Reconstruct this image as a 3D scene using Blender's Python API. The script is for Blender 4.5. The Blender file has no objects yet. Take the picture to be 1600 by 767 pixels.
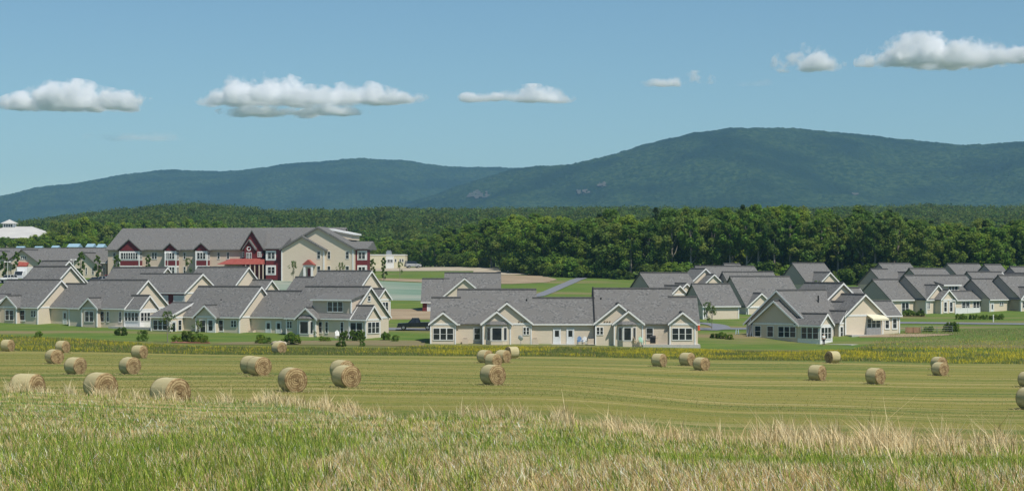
import bpy, math, random
import numpy as np
from math import radians, sin, cos, pi

random.seed(7)
ORD = ['first', 'second', 'third', 'fourth', 'fifth', 'sixth', 'seventh', 'eighth', 'ninth', 'tenth', 'eleventh', 'twelfth',
       'thirteenth', 'fourteenth', 'fifteenth', 'sixteenth', 'seventeenth', 'eighteenth', 'nineteenth', 'twentieth'] + ['later'] * 80
rng = np.random.default_rng(11)
sc = bpy.context.scene
COL = sc.collection

# ------------------------------------------------------------------ camera
CAMZ = 9.7
F = 2986.0            # focal length in photo pixels (photo 1600 wide)
CX, HY = 800.0, 430.0  # principal column, horizon row
cam_d = bpy.data.cameras.new('camera')
cam = bpy.data.objects.new('camera', cam_d)
COL.objects.link(cam)
cam.location = (0, 0, CAMZ)
cam.rotation_euler = (radians(90), 0, 0)
cam_d.sensor_width = 36
cam_d.lens = F / 1600 * 36
cam_d.shift_y = (HY - 383.5) / 1600
cam_d.clip_start = 0.5
cam_d.clip_end = 40000
sc.camera = cam

# ------------------------------------------------------------------ light
SUN_EL = radians(57)
SUN_AZ = radians(140)      # clockwise from +Y (north): to the right and behind the camera
w = bpy.data.worlds.new("World")
sc.world = w
w.use_nodes = True
nt = w.node_tree
bg = nt.nodes['Background']
sky = nt.nodes.new('ShaderNodeTexSky')
sky.sky_type = 'NISHITA'
sky.sun_disc = False
sky.sun_elevation = SUN_EL
sky.sun_rotation = SUN_AZ
sky.altitude = 0
sky.air_density = 1.0
sky.dust_density = 0.0
sky.ozone_density = 3.0
tint = nt.nodes.new('ShaderNodeMix')
tint.data_type = 'RGBA'
tint.blend_type = 'MULTIPLY'
tint.inputs[0].default_value = 1.0
tint.inputs[7].default_value = (0.68, 0.82, 0.84, 1)
nt.links.new(sky.outputs[0], tint.inputs[6])
nt.links.new(tint.outputs[2], bg.inputs[0])
bg.inputs[1].default_value = 0.105

sun_d = bpy.data.lights.new('sun', 'SUN')
sun = bpy.data.objects.new('sun', sun_d)
COL.objects.link(sun)
sun_d.energy = 4.8
sun_d.angle = radians(0.5)
sun_d.color = (1.0, 0.94, 0.84)
sdir = (sin(SUN_AZ) * cos(SUN_EL), cos(SUN_AZ) * cos(SUN_EL), sin(SUN_EL))
from mathutils import Vector
sun.rotation_euler = Vector(sdir).to_track_quat('Z', 'Y').to_euler()

sc.view_settings.view_transform = 'Standard'
sc.view_settings.look = 'None'
sc.view_settings.exposure = 0.0
sc.cycles.volume_bounces = 26
sc.cycles.volume_step_rate = 0.6
sc.cycles.volume_max_steps = 256
sc.cycles.max_bounces = 28
sc.cycles.transparent_max_bounces = 16


# ------------------------------------------------------------------ materials
def mat(name, c, rough=0.85, c2=None, scale=1.0, stretch=(1, 1, 1), detail=4, bump=0.0, bscale=None,
        metal=0.0, spec=0.3, lo=0.35, hi=0.65, vcol=False, transl=0.0, world=False, c3=None, scale3=0.1):
    m = bpy.data.materials.new(name)
    m.use_nodes = True
    n, l = m.node_tree.nodes, m.node_tree.links
    b = n['Principled BSDF']
    b.inputs['Roughness'].default_value = rough
    b.inputs['Metallic'].default_value = metal
    b.inputs['Specular IOR Level'].default_value = spec
    col = None
    if world:
        tc = n.new('ShaderNodeNewGeometry').outputs['Position']
    else:
        tc = n.new('ShaderNodeTexCoord').outputs['Object']
    mp = n.new('ShaderNodeMapping')
    mp.inputs['Scale'].default_value = stretch
    l.new(tc, mp.inputs[0])
    if vcol:
        a = n.new('ShaderNodeAttribute')
        a.attribute_name = 'tone'
        col = a.outputs['Color']
    elif c2 is not None:
        tx = n.new('ShaderNodeTexNoise')
        tx.inputs['Scale'].default_value = scale
        tx.inputs['Detail'].default_value = detail
        l.new(mp.outputs[0], tx.inputs['Vector'])
        mr = n.new('ShaderNodeMapRange')
        mr.inputs[1].default_value = lo
        mr.inputs[2].default_value = hi
        l.new(tx.outputs[0], mr.inputs[0])
        mx = n.new('ShaderNodeMix')
        mx.data_type = 'RGBA'
        mx.inputs[6].default_value = (*c, 1)
        mx.inputs[7].default_value = (*c2, 1)
        l.new(mr.outputs[0], mx.inputs[0])
        col = mx.outputs[2]
        if c3 is not None:
            t3 = n.new('ShaderNodeTexNoise')
            t3.inputs['Scale'].default_value = scale3
            t3.inputs['Detail'].default_value = 3
            l.new(mp.outputs[0], t3.inputs['Vector'])
            m3 = n.new('ShaderNodeMapRange')
            m3.inputs[1].default_value = 0.42
            m3.inputs[2].default_value = 0.62
            l.new(t3.outputs[0], m3.inputs[0])
            x3 = n.new('ShaderNodeMix')
            x3.data_type = 'RGBA'
            x3.inputs[7].default_value = (*c3, 1)
            l.new(m3.outputs[0], x3.inputs[0])
            l.new(col, x3.inputs[6])
            col = x3.outputs[2]
    if col is not None:
        l.new(col, b.inputs['Base Color'])
    else:
        b.inputs['Base Color'].default_value = (*c, 1)
    if bump:
        tb = n.new('ShaderNodeTexNoise')
        tb.inputs['Scale'].default_value = bscale or scale
        tb.inputs['Detail'].default_value = 4
        l.new(mp.outputs[0], tb.inputs['Vector'])
        bp = n.new('ShaderNodeBump')
        bp.inputs['Strength'].default_value = 1.0
        bp.inputs['Distance'].default_value = bump
        l.new(tb.outputs[0], bp.inputs['Height'])
        l.new(bp.outputs[0], b.inputs['Normal'])
    if transl:
        tr = n.new('ShaderNodeBsdfTranslucent')
        ms = n.new('ShaderNodeMixShader')
        ms.inputs[0].default_value = transl
        if col is not None:
            l.new(col, tr.inputs[0])
        else:
            tr.inputs[0].default_value = (*c, 1)
        l.new(b.outputs[0], ms.inputs[1])
        l.new(tr.outputs[0], ms.inputs[2])
        l.new(ms.outputs[0], n['Material Output'].inputs[0])
    return m


M = {}
M['siding'] = mat('siding', (0.60, 0.515, 0.40), 0.8, (0.66, 0.575, 0.455), 3, (0.35, 0.35, 8), bump=0.01, bscale=3)
M['siding2'] = mat('siding_darker_beige', (0.56, 0.46, 0.36), 0.8, (0.61, 0.51, 0.405), 3, (0.35, 0.35, 8))
M['red'] = mat('barn_red_siding', (0.13, 0.018, 0.022), 0.7, (0.17, 0.028, 0.032), 2, (0.3, 0.3, 8))
M['redroof'] = mat('red_metal_roof', (0.27, 0.06, 0.045), 0.6, (0.32, 0.085, 0.065), 1.5)
M['roof'] = mat('asphalt_shingles', (0.092, 0.091, 0.089), 0.95, (0.205, 0.20, 0.193), 3.8, (0.85, 1, 1), detail=3, bump=0.02,
                bscale=4, lo=0.34, hi=0.66, c3=(0.15, 0.145, 0.138), scale3=0.8)
M['ridge'] = mat('ridge_vent_shadow', (0.05, 0.05, 0.05), 0.95, (0.08, 0.078, 0.075), 3)  # ridge cap coloured dark to carry the ridge vent's shadow line
M['gablegrey'] = mat('grey_gable_panel', (0.38, 0.325, 0.285), 0.9, (0.43, 0.37, 0.325), 4)
M['white'] = mat('white_paint', (0.78, 0.78, 0.76), 0.55, (0.70, 0.70, 0.68), 4)
M['glass'] = mat('window_glass', (0.012, 0.016, 0.02), 0.08, (0.03, 0.035, 0.04), 1.2, spec=0.5)
M['door'] = mat('door_paint', (0.66, 0.68, 0.68), 0.5, (0.60, 0.62, 0.62), 3)
M['concrete'] = mat('concrete', (0.50, 0.48, 0.44), 0.9, (0.42, 0.40, 0.37), 4)
M['asphalt'] = mat('asphalt', (0.16, 0.17, 0.19), 0.9, (0.20, 0.21, 0.23), 2)
M['dirt'] = mat('bare_dirt', (0.25, 0.19, 0.115), 0.95, (0.36, 0.28, 0.185), 0.35, (0.4, 1, 1), world=True)
M['gravel'] = mat('gravel', (0.34, 0.29, 0.21), 0.95, (0.46, 0.40, 0.30), 0.5, world=True)
M['mulch'] = mat('mulch', (0.16, 0.09, 0.05), 0.95, (0.24, 0.16, 0.09), 3)
M['bark'] = mat('bark', (0.15, 0.13, 0.10), 0.95, (0.30, 0.28, 0.24), 3, (1, 1, 0.3))
M['leaf'] = mat('leaves', (0, 0, 0), 0.7, vcol=True, transl=0.48, spec=0.12)
M['grass'] = mat('grass_blades', (0, 0, 0), 0.75, vcol=True, transl=0.38, spec=0.15)
M['metal'] = mat('grey_metal', (0.4, 0.41, 0.42), 0.4, metal=0.8)
M['black'] = mat('black_plastic', (0.015, 0.015, 0.016), 0.5)
M['tyre'] = mat('tyre_rubber', (0.012, 0.012, 0.012), 0.9)
M['hydro'] = mat('hydroseed_mulch', (0.11, 0.20, 0.14), 0.95, (0.20, 0.27, 0.20), 0.16, (0.35, 1, 1), world=True, c3=(0.27, 0.30, 0.24), scale3=0.06)


# ------------------------------------------------------------------ numpy noise
_perm = rng.random((256, 256))


def vnoise(x, y):
    xi = np.floor(x).astype(int)
    yi = np.floor(y).astype(int)
    fx, fy = x - xi, y - yi
    fx = fx * fx * (3 - 2 * fx)
    fy = fy * fy * (3 - 2 * fy)
    a = _perm[xi & 255, yi & 255]
    b = _perm[(xi + 1) & 255, yi & 255]
    c = _perm[xi & 255, (yi + 1) & 255]
    d = _perm[(xi + 1) & 255, (yi + 1) & 255]
    return (a * (1 - fx) + b * fx) * (1 - fy) + (c * (1 - fx) + d * fx) * fy


def fbm(x, y, o=4):
    s, a, t = 0.0, 1.0, 0.0
    for i in range(o):
        s = s + a * vnoise(x * 2 ** i + 17.3 * i, y * 2 ** i + 9.1 * i)
        t += a
        a *= 0.5
    return s / t


# ------------------------------------------------------------------ terrain
TCOL = [0, 400, 800, 1200, 1600]
TKN = [
    [(-60, 9), (0, 8.2), (15, 8.0), (30, 7.2), (50, 6.2), (75, 5.15), (80, 4.3), (90, 3.6), (112, 2.8), (157, 1.5), (200, .6),
     (240, .15), (265, .55), (303, 1.45), (330, 2.5), (360, 4.0), (434, 9.0), (500, 10), (600, 11), (800, 13), (1500, 46), (2200, 40), (9000, 0)],
    [(-60, 9), (0, 8.2), (15, 8.0), (30, 7.1), (50, 6.0), (70, 5.0), (76, 4.1), (90, 3.3), (112, 2.85), (155, 1.6), (200, .5),
     (245, -.35), (262, .2), (281, .65), (320, 2.2), (350, 3.6), (434, 9.2), (500, 10.5), (600, 11.5), (800, 14), (1500, 50), (2200, 40), (9000, 0)],
    [(-60, 9), (0, 8.2), (15, 8.0), (30, 7.0), (50, 6.0), (57, 4.9), (66, 4.2), (85, 3.5), (136, 1.95), (206, -.15), (235, -.5),
     (255, -.3), (268, 0), (300, 1.3), (340, 3.0), (434, 7.5), (500, 10), (560, 12.2), (700, 13), (900, 15), (1500, 46), (2200, 40), (9000, 0)],
    [(-60, 9), (0, 8.2), (15, 8.0), (25, 7.2), (38, 6.35), (44, 5.4), (54, 4.5), (70, 3.6), (100, 2.3), (132, .9), (179, -.5),
     (206, -.75), (240, -1.05), (262, -.7), (279, -.37), (288, .65), (303, 1.1), (320, 1.6), (351, 2.8), (400, 5.2), (450, 7.4), (600, 12), (900, 15), (1500, 44), (2200, 40), (9000, 0)],
    [(-60, 9), (0, 8.2), (15, 8.0), (25, 7.25), (32, 6.75), (38, 5.9), (48, 4.9), (65, 3.8), (100, 2.0), (132, .5), (187, -.9),
     (215, -1.25), (250, -1.55), (270, -.8), (283, .5), (297, 1.1), (320, 1.6), (351, 2.6), (400, 5.2), (450, 7.4), (600, 12), (900, 15), (1500, 44), (2200, 40), (9000, 0)],
]
_kn = [(np.array([k[0] for k in t], float), np.array([k[1] for k in t], float)) for t in TKN]


def _wrap(d):
    return np.sign(d) * np.log1p(np.abs(d) / 30.0)


def _slopes(x, y):
    h = np.diff(x)
    dl = np.diff(y) / h
    m = np.zeros_like(y)
    m[1:-1] = np.where(dl[:-1] * dl[1:] > 0, 2 * dl[:-1] * dl[1:] / (dl[:-1] + dl[1:] + 1e-12), 0)
    m[0], m[-1] = dl[0], dl[-1]
    return m


_pk = []
for kx, ky in _kn:
    xx = _wrap(kx)
    _pk.append((xx, ky, _slopes(xx, ky)))


def _hermite(pk, x):
    xx, yy, mm = pk
    i = np.clip(np.searchsorted(xx, x) - 1, 0, len(xx) - 2)
    h = xx[i + 1] - xx[i]
    t = np.clip((x - xx[i]) / h, 0, 1)
    return ((1 + 2 * t) * (1 - t) ** 2 * yy[i] + t * (1 - t) ** 2 * h * mm[i] +
            t * t * (3 - 2 * t) * yy[i + 1] + t * t * (t - 1) * h * mm[i + 1])


def terrain(X, Y):
    X = np.asarray(X, float)
    Y = np.asarray(Y, float)
    px = np.clip(CX + F * X / np.maximum(Y, 25.0), 0, 1599.9)
    lw = _wrap(Y)
    zs = np.stack([_hermite(p, lw) for p in _pk])
    i = np.clip((px // 400).astype(int), 0, 3)
    t = (px - 400 * i) / 400
    t = t * t * (3 - 2 * t)
    z0 = np.take_along_axis(zs, i[None], 0)[0]
    z1 = np.take_along_axis(zs, (i + 1)[None], 0)[0]
    z = z0 * (1 - t) + z1 * t
    amp = np.clip((Y - 10) / 60, 0.05, 1) * np.where(Y < 600, 0.25, 0.25 + (Y - 600) / 500)
    return z + (fbm(X / 14 + 50, Y / 14 + 50, 3) - 0.5) * amp * 0.6


def tz(X, Y):
    return float(terrain(np.array([X]), np.array([Y]))[0])


def XP(px, d):
    return (px - CX) / F * d


def rowy(px, d):
    return HY + (CAMZ - tz(XP(px, d), d)) * F / d


def ground_at(px, y, d0=80, d1=700, far=False):
    ds = np.linspace(d0, d1, 1200)
    zs = terrain((px - CX) / F * ds, ds)
    ys = HY + (CAMZ - zs) * F / ds
    below = ys <= y
    if not below.any():
        return d1
    k = int(np.argmax(below))
    return float(ds[k])


# ------------------------------------------------------------------ mesh helpers
def tag(o, label=None, cat=None, group=None, kind=None):
    if label: o['label'] = label
    if cat: o['category'] = cat
    if group: o['group'] = group
    if kind: o['kind'] = kind
    return o


def empty(name, loc, rz=0, **k):
    o = bpy.data.objects.new(name, None)
    COL.objects.link(o)
    o.location = loc
    o.rotation_euler = (0, 0, rz)
    o.empty_display_size = 0.5
    return tag(o, **k)


def link_mesh(name, me, parent=None, m=None):
    o = bpy.data.objects.new(name, me)
    COL.objects.link(o)
    if parent is not None: o.parent = parent
    if m is not None and not me.materials: me.materials.append(m)
    return o


class MB:
    def __init__(s):
        s.v, s.f, s.mi = [], [], []

    def add(s, vs, fs, mi=0):
        n = len(s.v)
        s.v += [tuple(p) for p in vs]
        s.f += [tuple(i + n for i in f) for f in fs]
        s.mi += [mi] * len(fs)

    def box(s, x0, x1, y0, y1, z0, z1, mi=0):
        s.add([(x0, y0, z0), (x1, y0, z0), (x1, y1, z0), (x0, y1, z0), (x0, y0, z1), (x1, y0, z1), (x1, y1, z1), (x0, y1, z1)],
              [(0, 3, 2, 1), (4, 5, 6, 7), (0, 1, 5, 4), (1, 2, 6, 5), (2, 3, 7, 6), (3, 0, 4, 7)], mi)

    def extrude(s, prof, a0, a1, axis='u', mi=0):
        """closed profile [(b,z)], extruded along u (b is v) or along v (b is u)"""
        n = len(prof)
        if axis == 'u':
            A = [(a0, b, z) for b, z in prof]
            B = [(a1, b, z) for b, z in prof]
        else:
            A = [(b, a0, z) for b, z in prof]
            B = [(b, a1, z) for b, z in prof]
        fs = [tuple(range(n - 1, -1, -1)), tuple(range(n, 2 * n))]
        fs += [(i, (i + 1) % n, n + (i + 1) % n, n + i) for i in range(n)]
        s.add(A + B, fs, mi)

    def tube(s, pts, rad, k=8, mi=0, cap=True):
        n0 = len(s.v)
        P = [Vector(p) for p in pts]
        for i, p in enumerate(P):
            t = (P[min(i + 1, len(P) - 1)] - P[max(i - 1, 0)])
            if t.length < 1e-6: t = Vector((0, 0, 1))
            t.normalize()
            a = Vector((1, 0, 0)) if abs(t.x) < 0.8 else Vector((0, 1, 0))
            e1 = t.cross(a).normalized()
            e2 = t.cross(e1)
            r = rad[i] if isinstance(rad, (list, tuple)) else rad
            for j in range(k):
                an = 2 * pi * j / k
                s.v.append(tuple(p + e1 * cos(an) * r + e2 * sin(an) * r))
        for i in range(len(P) - 1):
            for j in range(k):
                a, b = n0 + i * k + j, n0 + i * k + (j + 1) % k
                s.f.append((a, b, b + k, a + k))
                s.mi.append(mi)
        if cap:
            s.f.append(tuple(n0 + j for j in range(k - 1, -1, -1)))
            s.f.append(tuple(n0 + (len(P) - 1) * k + j for j in range(k)))
            s.mi += [mi, mi]

    def mesh(s, name, mats):
        me = bpy.data.meshes.new(name)
        me.from_pydata(s.v, [], s.f)
        if not isinstance(mats, (list, tuple)): mats = [mats]
        for m in mats: me.materials.append(m)
        if len(mats) > 1: me.polygons.foreach_set('material_index', s.mi)
        me.update()
        fix_normals(me)
        return me

    def build(s, name, mats, parent=None, smooth=False):
        me = s.mesh(name, mats)
        if smooth: me.shade_smooth()
        return link_mesh(name, me, parent)


import bmesh


def fix_normals(me):
    bm = bmesh.new()
    bm.from_mesh(me)
    bmesh.ops.recalc_face_normals(bm, faces=bm.faces)
    bm.to_mesh(me)
    bm.free()


def tri_mesh(name, V, colors=None, m=None, per=3):
    """V (N*per,3): independent polygons with `per` corners; colors (N,3) per polygon"""
    n = len(V)
    nf = n // per
    me = bpy.data.meshes.new(name)
    me.vertices.add(n)
    me.vertices.foreach_set('co', np.asarray(V, np.float32).ravel())
    me.loops.add(n)
    me.loops.foreach_set('vertex_index', np.arange(n, dtype=np.int32))
    me.polygons.add(nf)
    me.polygons.foreach_set('loop_start', np.arange(0, n, per, dtype=np.int32))
    me.polygons.foreach_set('loop_total', np.full(nf, per, np.int32))
    if colors is not None:
        ca = me.color_attributes.new('tone', 'FLOAT_COLOR', 'POINT')
        c = np.ones((n, 4), np.float32)
        c[:, :3] = np.repeat(colors, per, axis=0)
        ca.data.foreach_set('color', c.ravel())
    me.update(calc_edges=True)
    if m is not None: me.materials.append(m)
    return me


def grid_mesh(name, X, Y, Z, m):
    r, c = X.shape
    n = r * c
    me = bpy.data.meshes.new(name)
    me.vertices.add(n)
    me.vertices.foreach_set('co', np.stack([X, Y, Z], -1).astype(np.float32).ravel())
    idx = np.arange(n).reshape(r, c)
    q = np.stack([idx[:-1, :-1], idx[:-1, 1:], idx[1:, 1:], idx[1:, :-1]], -1).reshape(-1, 4)
    nf = len(q)
    me.loops.add(nf * 4)
    me.loops.foreach_set('vertex_index', q.ravel().astype(np.int32))
    me.polygons.add(nf)
    me.polygons.foreach_set('loop_start', np.arange(0, nf * 4, 4, dtype=np.int32))
    me.polygons.foreach_set('loop_total', np.full(nf, 4, np.int32))
    me.update(calc_edges=True)
    me.shade_smooth()
    me.materials.append(m)
    return me


def dup(root, loc=None, rz=None, label=None, group=None, scale=None):
    r = root.copy()
    COL.objects.link(r)
    if loc is not None: r.location = loc
    if rz is not None: r.rotation_euler = (0, 0, rz)
    if scale is not None: r.scale = scale
    if label: r['label'] = label
    if group: r['group'] = group
    for ch in root.children:
        c = ch.copy()
        COL.objects.link(c)
        c.parent = r
        for g in ch.children:
            e = g.copy()
            COL.objects.link(e)
            e.parent = c
    return r


#@@TERRAIN
# ------------------------------------------------------------------ ground sheets
def sheet(name, rows, m, n=420, off=0.0):
    Y = np.repeat(np.array(rows)[:, None], n, 1)
    t = np.linspace(-1, 1, n)[None]
    t = np.sign(t) * np.abs(t) ** 1.25
    W = 0.32 * np.maximum(Y, 40) + 25
    W = np.where(Y > 700, np.maximum(W, 0.45 * Y), W)
    X = t * W
    Z = terrain(X, Y) + off
    o = link_mesh(name, grid_mesh(name, X, Y, Z, m))
    tag(o, kind='structure')
    return o


def field_material(kind):
    m = bpy.data.materials.new(kind)
    m.use_nodes = True
    n, l = m.node_tree.nodes, m.node_tree.links
    b = n['Principled BSDF']
    b.inputs['Roughness'].default_value = 0.95
    b.inputs['Specular IOR Level'].default_value = 0.1
    pos = n.new('ShaderNodeNewGeometry').outputs['Position']

    def noise(stretch, scale, detail=3, lo=.35, hi=.65, dist=0.0):
        mp = n.new('ShaderNodeMapping')
        mp.inputs['Scale'].default_value = stretch
        l.new(pos, mp.inputs[0])
        t = n.new('ShaderNodeTexNoise')
        t.inputs['Scale'].default_value = scale
        t.inputs['Detail'].default_value = detail
        t.inputs['Distortion'].default_value = dist
        l.new(mp.outputs[0], t.inputs['Vector'])
        r = n.new('ShaderNodeMapRange')
        r.inputs[1].default_value = lo
        r.inputs[2].default_value = hi
        l.new(t.outputs[0], r.inputs[0])
        return r.outputs[0]

    def mix(a, bcol, fac):
        x = n.new('ShaderNodeMix')
        x.data_type = 'RGBA'
        l.new(fac, x.inputs[0])
        if isinstance(a, tuple): x.inputs[6].default_value = (*a, 1)
        else: l.new(a, x.inputs[6])
        x.inputs[7].default_value = (*bcol, 1)
        return x.outputs[2]
    if kind == 'mown_hay_stubble':
        c = mix((0.17, 0.18, 0.034), (0.25, 0.225, 0.06), noise((.03, 1, 1), .30, 5, .40, .60, .4))
        c = mix(c, (0.37, 0.31, 0.13), noise((.035, 1, 1), .55, 5, .53, .66, .3))
        c = mix(c, (0.105, 0.15, 0.032), noise((.10, 1, 1), .20, 5, .50, .64))
        c = mix(c, (0.25, 0.21, 0.075), noise((1, .6, 1), 2.5, 4, .50, .72))
    elif kind == 'meadow_ground':
        c = mix((0.10, 0.13, 0.03), (0.17, 0.18, 0.05), noise((.5, 1, 1), .6, 4))
        c = mix(c, (0.24, 0.19, 0.10), noise((.15, 1, 1), .25, 3, .5, .7))
    elif kind == 'lawn_grass':
        c = mix((0.085, 0.15, 0.028), (0.135, 0.18, 0.04), noise((.5, 1, 1), .35, 4))
        c = mix(c, (0.22, 0.18, 0.09), noise((.25, 1, 1), .07, 4, .52, .64))
    elif kind == 'far_ground':
        c = mix((0.06, 0.10, 0.025), (0.12, 0.15, 0.04), noise((1, 1, 1), .03, 4))
    else:
        c = mix((0.22, 0.22, 0.06), (0.42, 0.33, 0.15), noise((.6, 1, 1), 1.6, 5, .4, .6))
        c = mix(c, (0.13, 0.19, 0.045), noise((.4, 1, 1), .5, 4, .45, .6))
    l.new(c, b.inputs['Base Color'])
    t = n.new('ShaderNodeTexNoise')
    t.inputs['Scale'].default_value = 6
    l.new(pos, t.inputs['Vector'])
    bp = n.new('ShaderNodeBump')
    bp.inputs['Distance'].default_value = 0.05
    l.new(t.outputs[0], bp.inputs['Height'])
    l.new(bp.outputs[0], b.inputs['Normal'])
    return m


EDGE = 241.0
sheet('grass_slope', list(np.linspace(-60, 4, 12)) + list(np.linspace(5, 110, 160)), field_material('dry_grass_ground'), 200)
sheet('hay_field', list(np.linspace(110, EDGE, 110)), field_material('mown_hay_stubble'), 260, 0)
# the mown field begins just below the crest
fo = sheet('mown_field_edge', list(np.linspace(33, 110, 110)), bpy.data.materials['mown_hay_stubble'], 220, 0.03)
_sl = [(-400, 79), (0, 79), (400, 74), (800, 54), (1200, 42), (1600, 36), (2400, 34)]


def crest_d(px):
    return np.interp(px, [a for a, b in _sl], [b for a, b in _sl])


bmx = bmesh.new()
bmx.from_mesh(fo.data)
dele = [f for f in bmx.faces if (lambda c: c.y < crest_d(CX + F * c.x / c.y) + 1)(f.calc_center_median())]
bmesh.ops.delete(bmx, geom=dele, context='FACES')
bmx.to_mesh(fo.data)
bmx.free()
sheet('meadow', list(np.linspace(EDGE, 266, 26)), field_material('meadow_ground'), 260)
sheet('lawn', list(np.linspace(266, 700, 230)), field_material('lawn_grass'), 300)
sheet('distant_ground', list(np.geomspace(700, 12000, 60)), field_material('far_ground'), 220)


def patch(name, rows, m, nc=10, off=0.06, kind='structure', sub=6):
    """rows: (d, px_left, px_right), laid on the terrain"""
    rr = []
    for (a, b) in zip(rows[:-1], rows[1:]):
        for k in range(sub):
            t = k / sub
            rr.append([a[i] * (1 - t) + b[i] * t for i in range(3)])
    rr.append(list(rows[-1]))
    R = np.array(rr)
    t = np.linspace(0, 1, nc)[None]
    jl = (fbm(R[:, 0] / 5, R[:, 0] * 0 + 3, 3) - .5) * 6
    PX = (R[:, 1] + jl)[:, None] * (1 - t) + (R[:, 2] - jl)[:, None] * t
    Y = np.repeat(R[:, :1], nc, 1)
    X = (PX - CX) / F * Y
    o = link_mesh(name, grid_mesh(name, X, Y, terrain(X, Y) + off, m))
    return tag(o, kind=kind)


def ribbon(name, pts, width, m, off=0.08):
    """pts (px, d)"""
    P = np.array([(XP(a, d), d) for a, d in pts])
    seg = np.r_[0, np.cumsum(np.hypot(*np.diff(P, axis=0).T))]
    s = np.arange(0, seg[-1], 1.2)
    x = np.interp(s, seg, P[:, 0])
    y = np.interp(s, seg, P[:, 1])
    k = 7
    x = np.convolve(np.pad(x, k, 'edge'), np.ones(k) / k, 'same')[k:-k]
    y = np.convolve(np.pad(y, k, 'edge'), np.ones(k) / k, 'same')[k:-k]
    dx, dy = np.gradient(x), np.gradient(y)
    L = np.hypot(dx, dy) + 1e-6
    t = np.linspace(-.5, .5, 5)[None] * width
    X = x[:, None] - (dy / L)[:, None] * t
    Y = y[:, None] + (dx / L)[:, None] * t
    o = link_mesh(name, grid_mesh(name, X, Y, terrain(X, Y) + off, m))
    return tag(o, kind='structure')


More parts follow.
